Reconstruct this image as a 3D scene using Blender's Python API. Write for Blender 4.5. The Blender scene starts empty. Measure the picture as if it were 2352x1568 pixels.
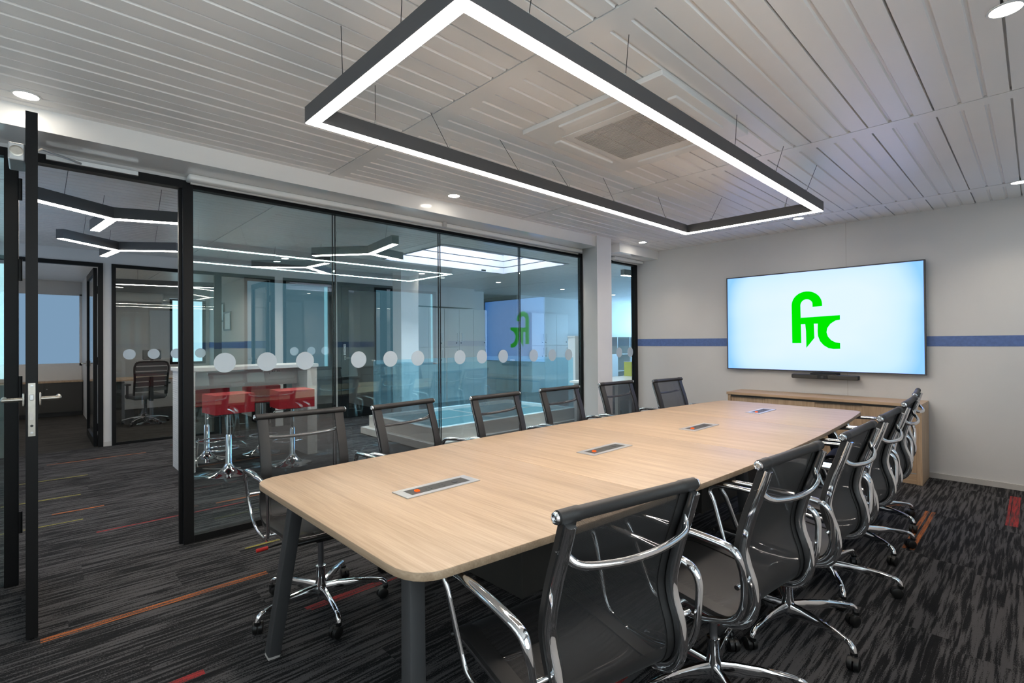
import bpy, bmesh, math, random
from mathutils import Vector, Matrix
random.seed(7)
S = bpy.context.scene
COL = S.collection
PI = math.pi

# ------------------------------------------------------------------ materials
def new_mat(name):
    m = bpy.data.materials.new(name); m.use_nodes = True
    nt = m.node_tree; nt.nodes.clear()
    out = nt.nodes.new('ShaderNodeOutputMaterial')
    return m, nt, out

class NG:
    """small helper to build node graphs"""
    def __init__(s, nt): s.nt = nt
    def n(s, t, **kw):
        nd = s.nt.nodes.new(t)
        for k, v in kw.items():
            if k.startswith('i_'):
                nd.inputs[k[2:].replace('_', ' ')].default_value = v
            else: setattr(nd, k, v)
        return nd
    def l(s, a, b): s.nt.links.new(a, b)
    def math(s, op, a, b=None, c=None):
        nd = s.nt.nodes.new('ShaderNodeMath'); nd.operation = op
        for i, v in enumerate((a, b, c)):
            if v is None: continue
            if isinstance(v, (int, float)): nd.inputs[i].default_value = v
            else: s.l(v, nd.inputs[i])
        return nd.outputs[0]
    def ramp(s, fac, stops, interp='LINEAR'):
        nd = s.nt.nodes.new('ShaderNodeValToRGB'); cr = nd.color_ramp; cr.interpolation = interp
        while len(cr.elements) < len(stops): cr.elements.new(0.5)
        for e, (p, c) in zip(cr.elements, stops):
            e.position = p; e.color = (*c, 1) if len(c) == 3 else c
        s.l(fac, nd.inputs[0]); return nd.outputs[0]

def principled(name, color, rough=0.5, metal=0.0, spec=0.5, noise=None, bump=None, coat=0.0, trans=0.0):
    """noise=(scale, amount): gentle colour mottling; bump=(scale, strength)"""
    m, nt, out = new_mat(name); g = NG(nt)
    b = g.n('ShaderNodeBsdfPrincipled')
    b.inputs['Base Color'].default_value = (*color, 1)
    b.inputs['Roughness'].default_value = rough
    b.inputs['Metallic'].default_value = metal
    b.inputs['Specular IOR Level'].default_value = spec
    if coat: b.inputs['Coat Weight'].default_value = coat; b.inputs['Coat Roughness'].default_value = 0.08
    tc = g.n('ShaderNodeTexCoord')
    if noise is None: noise = (9.0, 0.04)
    nz = g.n('ShaderNodeTexNoise'); nz.inputs['Scale'].default_value = noise[0]; nz.inputs['Detail'].default_value = 3
    g.l(tc.outputs['Object'], nz.inputs['Vector'])
    lo = tuple(c * (1 - noise[1]) for c in color); hi = tuple(min(1, c * (1 + noise[1])) for c in color)
    g.l(g.ramp(nz.outputs['Fac'], [(0.3, lo), (0.7, hi)]), b.inputs['Base Color'])
    if bump:
        bz = g.n('ShaderNodeTexNoise'); bz.inputs['Scale'].default_value = bump[0]; bz.inputs['Detail'].default_value = 2
        g.l(tc.outputs['Object'], bz.inputs['Vector'])
        bp = g.n('ShaderNodeBump'); bp.inputs['Strength'].default_value = bump[1]; bp.inputs['Distance'].default_value = 0.002
        g.l(bz.outputs['Fac'], bp.inputs['Height']); g.l(bp.outputs[0], b.inputs['Normal'])
    g.l(b.outputs[0], out.inputs[0]); return m

def emission(name, color, strength):
    m, nt, out = new_mat(name); g = NG(nt)
    e = g.n('ShaderNodeEmission'); e.inputs[0].default_value = (*color, 1); e.inputs[1].default_value = strength
    g.l(e.outputs[0], out.inputs[0]); return m

def glass(name, tint, rough=0.0, f0=0.045, haze=0.0, hazecol=(0.8, 0.9, 0.95), refl=(1, 1, 1)):
    """thin architectural glass: Schlick reflection over clear transmission"""
    m, nt, out = new_mat(name); g = NG(nt)
    lw = g.n('ShaderNodeLayerWeight'); lw.inputs['Blend'].default_value = 0.5
    f5 = g.math('POWER', lw.outputs['Facing'], 5.0)
    fac = g.math('MULTIPLY_ADD', f5, 1 - f0, f0)
    t = g.n('ShaderNodeBsdfTransparent'); t.inputs[0].default_value = (*tint, 1)
    r = g.n('ShaderNodeBsdfGlossy'); r.inputs['Roughness'].default_value = rough; r.inputs['Color'].default_value = (*refl, 1)
    base = t.outputs[0]
    if haze:
        d = g.n('ShaderNodeBsdfDiffuse'); d.inputs[0].default_value = (*hazecol, 1)
        mh = g.n('ShaderNodeMixShader'); mh.inputs[0].default_value = haze
        g.l(base, mh.inputs[1]); g.l(d.outputs[0], mh.inputs[2]); base = mh.outputs[0]
    mx = g.n('ShaderNodeMixShader')
    g.l(fac, mx.inputs[0]); g.l(base, mx.inputs[1]); g.l(r.outputs[0], mx.inputs[2])
    g.l(mx.outputs[0], out.inputs[0]); return m

def mesh_fabric(name, color, alpha):
    m, nt, out = new_mat(name); g = NG(nt)
    tc = g.n('ShaderNodeTexCoord'); sp = g.n('ShaderNodeSeparateXYZ'); g.l(tc.outputs['Object'], sp.inputs[0])
    w1 = g.math('SINE', g.math('MULTIPLY', sp.outputs['Y'], 1800.0))
    w2 = g.math('SINE', g.math('MULTIPLY', sp.outputs['Z'], 1800.0))
    lw = g.n('ShaderNodeLayerWeight'); lw.inputs['Blend'].default_value = 0.5
    cosv = g.math('MAXIMUM', g.math('SUBTRACT', 1.0, lw.outputs['Facing']), 0.08)
    op = g.math('SUBTRACT', 1.0, g.math('POWER', 1.0 - alpha, g.math('DIVIDE', 1.0, cosv)))   # the weave closes up at a slant
    wv = g.math('MULTIPLY_ADD', g.math('MULTIPLY', w1, w2), 0.04, op); wv = g.math('MINIMUM', wv, 1.0)
    b = g.n('ShaderNodeBsdfPrincipled'); b.inputs['Base Color'].default_value = (*color, 1)
    b.inputs['Roughness'].default_value = 0.55; b.inputs['Sheen Weight'].default_value = 0.04
    t = g.n('ShaderNodeBsdfTransparent')
    mx = g.n('ShaderNodeMixShader'); g.l(wv, mx.inputs[0]); g.l(t.outputs[0], mx.inputs[1]); g.l(b.outputs[0], mx.inputs[2])
    g.l(mx.outputs[0], out.inputs[0]); return m

def wood(name, dark, mid, light, axis='X', scale=1.0, rough=0.42):
    """oak laminate, grain running along AXIS (object coordinates)"""
    m, nt, out = new_mat(name); g = NG(nt)
    tc = g.n('ShaderNodeTexCoord'); mp = g.n('ShaderNodeMapping')
    k = {'X': (1.1, 26, 26), 'Y': (26, 1.1, 26), 'Z': (26, 26, 1.1)}[axis]
    mp.inputs['Scale'].default_value = tuple(v * scale for v in k)
    g.l(tc.outputs['Object'], mp.inputs[0])
    n1 = g.n('ShaderNodeTexNoise'); n1.inputs['Scale'].default_value = 1.0; n1.inputs['Detail'].default_value = 5; n1.inputs['Roughness'].default_value = 0.62; n1.inputs['Distortion'].default_value = 0.35
    g.l(mp.outputs[0], n1.inputs['Vector'])
    mp2 = g.n('ShaderNodeMapping'); k2 = {'X': (5, 170, 170), 'Y': (170, 5, 170), 'Z': (170, 170, 5)}[axis]
    mp2.inputs['Scale'].default_value = k2; g.l(tc.outputs['Object'], mp2.inputs[0])
    n2 = g.n('ShaderNodeTexNoise'); n2.inputs['Scale'].default_value = 1.0; n2.inputs['Detail'].default_value = 2
    g.l(mp2.outputs[0], n2.inputs['Vector'])
    f = g.math('MULTIPLY_ADD', n2.outputs['Fac'], 0.4, g.math('MULTIPLY', n1.outputs['Fac'], 0.6))
    c = g.ramp(f, [(0.36, dark), (0.5, mid), (0.64, light)])
    b = g.n('ShaderNodeBsdfPrincipled'); g.l(c, b.inputs['Base Color']); b.inputs['Roughness'].default_value = rough
    bp = g.n('ShaderNodeBump'); bp.inputs['Strength'].default_value = 0.08; bp.inputs['Distance'].default_value = 0.001
    g.l(f, bp.inputs['Height']); g.l(bp.outputs[0], b.inputs['Normal'])
    g.l(b.outputs[0], out.inputs[0]); return m

def carpet(name, dark, mid, warp=1.0):
    """plank carpet tiles 0.25 x 1 m laid along Y, streaky loop pile"""
    m, nt, out = new_mat(name); g = NG(nt)
    tc = g.n('ShaderNodeTexCoord'); sp = g.n('ShaderNodeSeparateXYZ'); g.l(tc.outputs['Object'], sp.inputs[0])
    ix = g.math('FLOOR', g.math('MULTIPLY', sp.outputs['X'], 4.0))
    wn = g.n('ShaderNodeTexWhiteNoise'); wn.noise_dimensions = '1D'; g.l(ix, wn.inputs['W'])
    iy = g.math('FLOOR', g.math('ADD', sp.outputs['Y'], wn.outputs['Value']))
    w2 = g.n('ShaderNodeTexWhiteNoise'); w2.noise_dimensions = '2D'
    cb = g.n('ShaderNodeCombineXYZ'); g.l(ix, cb.inputs[0]); g.l(iy, cb.inputs[1]); g.l(cb.outputs[0], w2.inputs['Vector'])
    v = g.n('ShaderNodeCombineXYZ')
    g.l(g.math('MULTIPLY', sp.outputs['X'], 66.0), v.inputs[0])
    g.l(g.math('MULTIPLY', sp.outputs['Y'], 3.3), v.inputs[1])
    g.l(g.math('MULTIPLY', w2.outputs['Value'], 70.0), v.inputs[2])
    n1 = g.n('ShaderNodeTexNoise'); n1.inputs['Scale'].default_value = 1.0; n1.inputs['Detail'].default_value = 4; n1.inputs['Roughness'].default_value = 0.55; n1.inputs['Distortion'].default_value = 0.3 * warp
    g.l(v.outputs[0], n1.inputs['Vector'])
    gr = g.n('ShaderNodeTexNoise'); gr.inputs['Scale'].default_value = 260; gr.inputs['Detail'].default_value = 1
    mpg = g.n('ShaderNodeMapping'); mpg.inputs['Scale'].default_value = (1, 0.6, 1); g.l(tc.outputs['Object'], mpg.inputs[0]); g.l(mpg.outputs[0], gr.inputs['Vector'])
    f = g.math('ADD', n1.outputs['Fac'], g.math('MULTIPLY', g.math('SUBTRACT', gr.outputs['Fac'], 0.5), 0.34))
    f = g.math('ADD', f, g.math('MULTIPLY', g.math('SUBTRACT', w2.outputs['Value'], 0.5), 0.07))
    c = g.ramp(f, [(0.445, dark), (0.5, tuple((a * 0.65 + b * 0.35) for a, b in zip(dark, mid))), (0.55, mid)])
    b = g.n('ShaderNodeBsdfPrincipled'); g.l(c, b.inputs['Base Color']); b.inputs['Roughness'].default_value = 0.9; b.inputs['Specular IOR Level'].default_value = 0.15
    bp = g.n('ShaderNodeBump'); bp.inputs['Strength'].default_value = 0.5; bp.inputs['Distance'].default_value = 0.003
    g.l(gr.outputs['Fac'], bp.inputs['Height']); g.l(bp.outputs[0], b.inputs['Normal'])
    g.l(b.outputs[0], out.inputs[0]); return m

def yarn(name, color):
    m, nt, out = new_mat(name); g = NG(nt)
    tc = g.n('ShaderNodeTexCoord'); mp = g.n('ShaderNodeMapping'); mp.inputs['Scale'].default_value = (95, 5, 1); g.l(tc.outputs['Object'], mp.inputs[0])
    nz = g.n('ShaderNodeTexNoise'); nz.inputs['Scale'].default_value = 1; nz.inputs['Detail'].default_value = 4; g.l(mp.outputs[0], nz.inputs['Vector'])
    gr = g.n('ShaderNodeTexNoise'); gr.inputs['Scale'].default_value = 260; g.l(tc.outputs['Object'], gr.inputs['Vector'])
    f = g.math('MULTIPLY_ADD', gr.outputs['Fac'], 0.5, g.math('MULTIPLY', nz.outputs['Fac'], 0.5))
    c = g.ramp(f, [(0.42, (0.02, 0.02, 0.021)), (0.5, tuple(k * 0.6 for k in color)), (0.58, color)])
    b = g.n('ShaderNodeBsdfPrincipled'); g.l(c, b.inputs['Base Color']); b.inputs['Roughness'].default_value = 0.9
    g.l(b.outputs[0], out.inputs[0]); return m

def screen_mat(name):
    """the lit screen: near white in the middle, pale blue toward the corners"""
    m, nt, out = new_mat(name); g = NG(nt)
    tc = g.n('ShaderNodeTexCoord'); sp = g.n('ShaderNodeSeparateXYZ'); g.l(tc.outputs['Generated'], sp.inputs[0])
    dx = g.math('ABSOLUTE', g.math('MULTIPLY_ADD', sp.outputs['X'], 2.0, -1.0))
    dz = g.math('ABSOLUTE', g.math('MULTIPLY_ADD', sp.outputs['Z'], 2.0, -1.0))
    f = g.math('ADD', g.math('POWER', dx, 5.0), g.math('MULTIPLY', g.math('POWER', dz, 4.0), 0.35))
    nz = g.n('ShaderNodeTexNoise'); nz.inputs['Scale'].default_value = 2.2; g.l(tc.outputs['Generated'], nz.inputs['Vector'])
    f = g.math('MULTIPLY_ADD', g.math('SUBTRACT', nz.outputs['Fac'], 0.5), 0.5, f)
    c = g.ramp(f, [(0.0, (0.44, 0.53, 1.0)), (0.45, (0.35, 0.495, 1.0)), (1.0, (0.17, 0.37, 0.96))])
    e = g.n('ShaderNodeEmission'); g.l(c, e.inputs[0]); e.inputs[1].default_value = 1.0
    g.l(e.outputs[0], out.inputs[0]); return m

M = {}
M['wall'] = principled('wall_white_paint', (0.645, 0.645, 0.645), 0.55, bump=(220, 0.12), noise=(3, 0.015))
M['ceil'] = principled('ceiling_white_metal', (0.80, 0.775, 0.75), 0.34, noise=(2, 0.02))
M['gloss'] = principled('glossy_white_panel', (0.82, 0.815, 0.80), 0.12, noise=(2, 0.01))
M['white'] = principled('white_laminate', (0.72, 0.72, 0.71), 0.35, noise=(4, 0.01))
M['column'] = principled('column_white', (0.78, 0.77, 0.755), 0.6, bump=(150, 0.15), noise=(3, 0.02))
M['skirt'] = principled('baseboard_grey', (0.52, 0.51, 0.49), 0.4)
M['stripe'] = principled('blue_stripe', (0.10, 0.17, 0.40), 0.6, noise=(40, 0.12))
M['black'] = principled('black_aluminium', (0.0065, 0.0065, 0.007), 0.5, spec=0.2)
M['dark'] = principled('dark_grey_steel', (0.052, 0.053, 0.056), 0.45)
M['lamp'] = principled('graphite_lamp_housing', (0.065, 0.066, 0.070), 0.42)
M['char'] = principled('charcoal_cabinet', (0.040, 0.038, 0.034), 0.5)
M['plastic'] = principled('black_plastic', (0.008, 0.008, 0.008), 0.4)
M['chrome'] = principled('polished_chrome', (0.82, 0.83, 0.85), 0.07, 1.0, noise=(5, 0.02))
M['steel'] = principled('brushed_steel', (0.46, 0.42, 0.37), 0.36, 1.0, noise=(60, 0.06))
M['alu'] = principled('satin_aluminium', (0.55, 0.55, 0.55), 0.35, 0.7)
M['gas'] = principled('grey_gas_lift', (0.16, 0.16, 0.17), 0.3, 0.6)
M['mesh'] = mesh_fabric('black_mesh_fabric', (0.010, 0.0095, 0.010), 0.60)
M['hem'] = principled('black_fabric_hem', (0.012, 0.011, 0.011), 0.55, noise=(700, 0.4))
M['red'] = principled('red_upholstery', (0.38, 0.006, 0.018), 0.6, noise=(30, 0.08))
M['redplastic'] = principled('red_plastic', (0.55, 0.02, 0.015), 0.35)
M['oak_top'] = wood('oak_table_laminate', (0.335, 0.235, 0.152), (0.41, 0.295, 0.197), (0.475, 0.352, 0.242), 'X')
M['oak_edge'] = wood('oak_edge_band', (0.33, 0.23, 0.14), (0.46, 0.33, 0.21), (0.55, 0.40, 0.27), 'X', 0.6)
M['oak_v'] = wood('oak_vertical', (0.33, 0.225, 0.14), (0.45, 0.32, 0.205), (0.54, 0.40, 0.265), 'Z')
M['oak_h'] = wood('oak_horizontal', (0.30, 0.20, 0.12), (0.43, 0.30, 0.19), (0.52, 0.37, 0.24), 'X')
M['carpet'] = carpet('charcoal_plank_carpet', (0.010, 0.010, 0.011), (0.080, 0.077, 0.079))
M['carpet2'] = carpet('brown_grey_office_carpet', (0.028, 0.026, 0.023), (0.055, 0.05, 0.045), 0.3)
M['y_orange'] = yarn('orange_yarn', (0.50, 0.14, 0.025)); M['y_red'] = yarn('red_yarn', (0.36, 0.022, 0.022)); M['y_yellow'] = yarn('yellow_yarn', (0.34, 0.30, 0.05))
M['glass'] = glass('partition_glass', (0.94, 0.965, 0.96), f0=0.12, refl=(0.58, 0.95, 1.0))
M['officeglass'] = glass('office_front_glass', (0.95, 0.965, 0.96))
M['bglass'] = glass('balustrade_glass', (0.80, 0.93, 0.97), haze=0.05, hazecol=(0.5, 0.8, 0.95))
M['frost'] = glass('frosted_sticker', (0.62, 0.70, 0.76), 0.3, 0.04, haze=0.6, hazecol=(0.78, 0.88, 0.95))
M['led'] = emission('led_diffuser', (1.0, 0.90, 0.80), 38.0)
M['down'] = emission('downlight_lens', (1.0, 0.92, 0.80), 30.0)
M['yled'] = emission('linear_lamp_diffuser', (1.0, 0.92, 0.82), 26.0)
M['screen'] = screen_mat('lit_screen')
M['green'] = emission('green_logo_pixels', (0.0, 0.72, 0.0), 0.64)
M['redled'] = emission('red_neon_switch', (1.0, 0.08, 0.01), 1.2)
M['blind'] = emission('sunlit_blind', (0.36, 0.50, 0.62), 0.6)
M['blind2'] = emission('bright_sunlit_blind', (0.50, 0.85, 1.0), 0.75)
M['recess_shade'] = principled('recess_wall_painted_shade', (0.24, 0.23, 0.215), 0.6)  # dimness of the recess put into the wall colour
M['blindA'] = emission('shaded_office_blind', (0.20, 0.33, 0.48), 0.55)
M['blindday'] = emission('sunlit_window', (0.86, 0.94, 1.0), 3.0)
M['sky'] = emission('daylight_gap', (0.55, 0.85, 1.0), 1.6)
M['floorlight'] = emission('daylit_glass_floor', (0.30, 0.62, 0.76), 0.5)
M['paper'] = principled('framed_paper', (0.78, 0.80, 0.80), 0.4)
M['lime'] = principled('lime_panel', (0.45, 0.48, 0.05), 0.5)
M['greyfab'] = principled('grey_fabric', (0.09, 0.095, 0.10), 0.8, noise=(300, 0.2))
M['rib'] = principled('ribbed_white', (0.74, 0.74, 0.73), 0.5)
M['louvre'] = principled('grille_grey', (0.42, 0.40, 0.38), 0.45)
M['cable'] = principled('thin_steel_wire', (0.05, 0.05, 0.05), 0.4, 0.5)
M['lining'] = principled('skylight_lining', (0.44, 0.43, 0.49), 0.5, noise=(12, 0.03))

# ------------------------------------------------------------------ mesh helpers
def finish(name, bm, mat, parent=None, smooth=0, bevel=0.0, seg=2):
    if bevel:
        es = [e for e in bm.edges if len(e.link_faces) == 2 and e.calc_face_angle(0) > 0.6]
        bmesh.ops.bevel(bm, geom=es, offset=bevel, segments=seg, affect='EDGES', profile=0.5, clamp_overlap=True)
    bmesh.ops.recalc_face_normals(bm, faces=bm.faces)
    me = bpy.data.meshes.new(name); bm.to_mesh(me); bm.free()
    mats = mat if isinstance(mat, (list, tuple)) else [mat]
    for x in mats: me.materials.append(x)
    if smooth:
        for p in me.polygons: p.use_smooth = True
        try: me.set_sharp_from_angle(angle=math.radians(smooth))
        except Exception: pass
    o = bpy.data.objects.new(name, me); COL.objects.link(o)
    if parent is not None: o.parent = parent
    return o

def B(*boxes):
    """bmesh of boxes (x0,x1,y0,y1,z0,z1)"""
    bm = bmesh.new()
    for b in boxes: addbox(bm, *b)
    return bm

def addbox(bm, x0, x1, y0, y1, z0, z1, mi=0):
    v = [bm.verts.new(p) for p in ((x0,y0,z0),(x1,y0,z0),(x1,y1,z0),(x0,y1,z0),(x0,y0,z1),(x1,y0,z1),(x1,y1,z1),(x0,y1,z1))]
    for f in ((0,3,2,1),(4,5,6,7),(0,1,5,4),(1,2,6,5),(2,3,7,6),(3,0,4,7)):
        bm.faces.new([v[i] for i in f]).material_index = mi

def sweep(bm, pts, prof, closed=False, up=(0,0,1), caps=True, scales=None):
    """sweep profile [(a,b)] (a along side vector, b along the second normal) along pts"""
    P = [Vector(p) for p in pts]; n = len(P); up = Vector(up)
    rings = []; prev = None
    for i in range(n):
        if closed: t = (P[(i+1) % n] - P[i-1])
        else: t = P[min(i+1, n-1)] - P[max(i-1, 0)]
        t.normalize()
        if prev is None:
            s = up.cross(t)
            if s.length < 1e-4: s = Vector((1,0,0)).cross(t)
        else:
            s = prev - t * prev.dot(t)
            if s.length < 1e-5: s = up.cross(t)
        s.normalize(); prev = s; u = t.cross(s)
        k = scales[i] if scales else 1.0
        k = k if isinstance(k, tuple) else (k, k)
        rings.append([bm.verts.new(P[i] + s*a*k[0] + u*b*k[1]) for a, b in prof])
    m = len(prof); rng = range(n if closed else n-1)
    for i in rng:
        A, Bq = rings[i], rings[(i+1) % n]
        for j in range(m):
            bm.faces.new((A[j], A[(j+1) % m], Bq[(j+1) % m], Bq[j]))
    if caps and not closed:
        bm.faces.new(rings[0][::-1]); bm.faces.new(rings[-1])

def circ(r, n=10, ry=None):
    ry = r if ry is None else ry
    return [(r*math.cos(2*PI*i/n), ry*math.sin(2*PI*i/n)) for i in range(n)]

def rrect(w, h, r, n=3):
    out = []
    for cx, cy, a0 in ((w/2-r, h/2-r, 0), (-w/2+r, h/2-r, PI/2), (-w/2+r, -h/2+r, PI), (w/2-r, -h/2+r, 1.5*PI)):
        for i in range(n+1):
            a = a0 + PI/2*i/n; out.append((cx + r*math.cos(a), cy + r*math.sin(a)))
    return out

def tube(pts, r, n=10, closed=False, up=(0,0,1)):
    bm = bmesh.new(); sweep(bm, pts, circ(r, n), closed, up); return bm

def lathe(bm, prof, c=(0,0,0), n=24, axis='Z'):
    rings = []
    for r, h in prof:
        ring = []
        for i in range(n):
            a = 2*PI*i/n; p = (r*math.cos(a), r*math.sin(a), h)
            if axis == 'Y': p = (p[0], p[2], p[1])
            if axis == 'X': p = (p[2], p[0], p[1])
            ring.append(bm.verts.new((p[0]+c[0], p[1]+c[1], p[2]+c[2])))
        rings.append(ring)
    for A, Bq in zip(rings, rings[1:]):
        for i in range(n): bm.faces.new((A[i], A[(i+1) % n], Bq[(i+1) % n], Bq[i]))
    bm.faces.new(rings[0][::-1]); bm.faces.new(rings[-1])

def smoothpath(pts, sub=5, closed=False):
    """Catmull-Rom through pts"""
    P = [Vector(p) for p in pts]; n = len(P); out = []
    for i in range(n if closed else n-1):
        g = lambda k: P[k % n] if closed else P[min(max(k, 0), n-1)]
        p0, p1, p2, p3 = g(i-1), g(i), g(i+1), g(i+2)
        for j in range(sub):
            t = j/sub
            out.append(0.5*((2*p1) + (p2-p0)*t + (2*p0-5*p1+4*p2-p3)*t*t + (3*p1-p0-3*p2+p3)*t**3))
    if not closed: out.append(P[-1])
    return out

def prism(bm, poly, z0, z1, mi=0, plane='XY', off=0):
    """extrude a 2D polygon; plane 'XZ': z0,z1 are y"""
    mk = (lambda a, b, h: (a, b, h)) if plane == 'XY' else (lambda a, b, h: (a, h, b)) if plane == 'XZ' else (lambda a, b, h: (h, a, b))
    lo = [bm.verts.new(mk(a, b, z0)) for a, b in poly]; hi = [bm.verts.new(mk(a, b, z1)) for a, b in poly]
    n = len(poly)
    bm.faces.new(lo[::-1]).material_index = mi; bm.faces.new(hi).material_index = mi
    for i in range(n): bm.faces.new((lo[i], lo[(i+1) % n], hi[(i+1) % n], hi[i])).material_index = mi

def tag(o, label, cat, group=None):
    o['label'] = label; o['category'] = cat
    if group: o['group'] = group
    return o

def thing(name, label, cat, loc=(0,0,0), rz=0.0, group=None):
    o = bpy.data.objects.new(name, None); COL.objects.link(o); o.empty_display_size = 0.1
    o.location = loc; o.rotation_euler = (0, 0, rz); return tag(o, label, cat, group)

def struct(name, bm, mat, parent=None, **kw):
    o = finish(name, bm, mat, parent, **kw)
    if parent is None: o['kind'] = 'structure'
    return o

def sroot(name, loc=(0,0,0)):
    o = bpy.data.objects.new(name, None); COL.objects.link(o); o.location = loc; o['kind'] = 'structure'; return o

def dup(root, loc, rz, label, group=None):
    r = root.copy(); COL.objects.link(r); r.location = loc; r.rotation_euler = (0, 0, rz)
    r['label'] = label
    if group: r['group'] = group
    for ch in list(root.children):
        c = ch.copy(); COL.objects.link(c); c.parent = r
        for gch in list(ch.children):
            d = gch.copy(); COL.objects.link(d); d.parent = c
    return r
def part(name, bm, mat, parent, **kw):
    """add a part given in world coordinates under an unrotated parent"""
    off = Vector((0,0,0)); p = parent
    while p is not None: off += p.location; p = p.parent
    bmesh.ops.translate(bm, verts=bm.verts, vec=-off)
    return finish(name, bm, mat, parent, **kw)

# ================================================================== THE SETTING
CZ = 2.56                     # ceiling height
GX = -3.95                    # glass wall
BY = 6.22                     # wall with the screen
RX = 0.55                     # right wall
FY = -1.15                    # wall behind the camera
CX = -8.45                    # office fronts across the corridor
OX = -12.9                    # outer wall of the offices
EY = 15.6                     # far end of the open-plan area
LX = -9.40                    # wall behind the lockers

# floor with its coloured accent yarns
bm = B((CX, RX+0.1, FY-0.1, EY, -0.06, 0.0), (LX-4.7, CX, 5.05, EY, -0.06, 0.0))
def yarns(mi, lst):
    for (x, y0, y1, w) in lst:
        v = [bm.verts.new(p) for p in ((x-w, y0, .0006), (x+w, y0, .0006), (x+w, y1, .0006), (x-w, y1, .0006))]
        bm.faces.new(v).material_index = mi
yarns(1, [(-3.115, .02, .98, .012), (-3.09, .02, .98, .006), (-.557, 4.0, 4.98, .012), (-.595, 4.0, 4.98, .012), (-5.35, .1, .42, .014), (-7.6, .1, 1.0, .012), (-4.75, 1.1, 1.5, .012), (-6.3, 1.2, 2.2, .01)])
yarns(2, [(-4.62, .32, 1.28, .012), (-2.545, .985, 1.42, .016), (-2.515, 1.0, 1.5, .008), (-2.35, .1, .5, .02), (-.125, 4.99, 5.94, .022), (-.16, 4.99, 5.94, .008), (-7.9, 1.3, 2.2, .012), (-1.15, 1.15, 1.7, .02), (-1.05, 2.3, 3.2, .015)])
yarns(3, [(-3.565, .99, 1.5, .012), (-5.9, -.2, .3, .014), (-6.73, -.2, .4, .014), (-4.2, 4.0, 4.9, .012), (-5.05, -.3, .27, .012)])
floor = struct('floor', bm, [M['carpet'], M['y_orange'], M['y_red'], M['y_yellow']])
struct('floor_office', B((OX-.2, CX, FY-0.1, 5.05, -0.06, 0.0)), M['carpet2'])

# ceiling: strip panels along Y, three ribs to a panel, flat cross bands
SK = (-6.63, -5.16, 3.75, 6.13)      # skylight opening
def ceiling_mesh():
    bm = bmesh.new(); p = 0.0985
    x_end = RX + 0.06; nstrip = int((x_end - (LX - 4.7)) / p) + 1
    segs = [(FY-.1, 1.553), (1.66, 3.518), (3.63, 5.60), (5.71, 7.65), (7.76, 9.7), (9.81, 11.75), (11.86, 13.8), (13.91, EY)]
    for i in range(nstrip):
        x1 = x_end - i*p; x0 = x1 - p
        if i % 3 == 0: gw, gd, sl = 0.009, 0.020, 0.0005
        else: gw, gd, sl = 0.020, 0.009, 0.005
        prof = [(x1, CZ), (x0+gw, CZ), (x0+gw-sl, CZ+gd), (x0+sl, CZ+gd), (x0, CZ)]
        cut = SK[0] < (x0+x1)/2 < SK[1]
        for (a, b) in segs:
            
            parts = [(a, b)]
            if cut:
                parts = []
                if a < SK[2]: parts.append((a, min(b, SK[2])))
                if b > SK[3]: parts.append((max(a, SK[3]), b))
            for (y0, y1) in parts:
                if y1 - y0 < .01: continue
                va = [bm.verts.new((x, y0, z)) for x, z in prof]; vb = [bm.verts.new((x, y1, z)) for x, z in prof]
                for j in range(len(prof)-1): bm.faces.new((va[j], vb[j], vb[j+1], va[j+1]))
    for (a, b) in zip([s[1] for s in segs[:-1]], [s[0] for s in segs[1:]]):
        for (xa, xb) in ((OX-.2, SK[0]), (SK[1], x_end), (SK[0], SK[1])):
            if SK[2] < a < SK[3] and (xa, xb) == (SK[0], SK[1]): continue
            addbox(bm, xa, xb, a+.006, b, CZ-.001, CZ+.03)
    return bm
struct('ceiling', ceiling_mesh(), M['ceil'])
# roof slab over the strip ceiling, open above the skylight
s0, s1, s2, s3 = SK[0]-.06, SK[1]+.06, SK[2]-.06, SK[3]+.06
struct('roof_slab', B((OX-.3, s0, FY-.2, EY+.1, 2.62, 2.72), (s1, RX+.2, FY-.2, EY+.1, 2.62, 2.72), (s0, s1, FY-.2, s2, 2.62, 2.72), (s0, s1, s3, EY+.1, 2.62, 2.72)), M['dark'])
# skylight well with jointed lining boards
bm = bmesh.new(); t = .03
for k in range(8):
    z0 = CZ-.004 + k*.115; z1 = z0 + .102
    addbox(bm, SK[0]-t, SK[0], SK[2]-t, SK[3]+t, z0, z1); addbox(bm, SK[1], SK[1]+t, SK[2]-t, SK[3]+t, z0, z1)
    addbox(bm, SK[0], SK[1], SK[2]-t, SK[2], z0, z1); addbox(bm, SK[0], SK[1], SK[3], SK[3]+t, z0, z1)
well = struct('trim_skylight', bm, M['lining'])
struct('joint', B((SK[0]-t-.02, SK[0]-t, SK[2]-t, SK[3]+t, CZ, 3.45), (SK[1]+t, SK[1]+t+.02, SK[2]-t, SK[3]+t, CZ, 3.45), (SK[0]-t, SK[1]+t, SK[2]-t-.02, SK[2]-t, CZ, 3.45), (SK[0]-t, SK[1]+t, SK[3]+t, SK[3]+t+.02, CZ, 3.45)), M['dark'], well)
struct('pane', B((SK[0]-t, SK[1]+t, SK[2]-t, SK[3]+t, 3.44, 3.455)), M['glass'], well)

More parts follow.
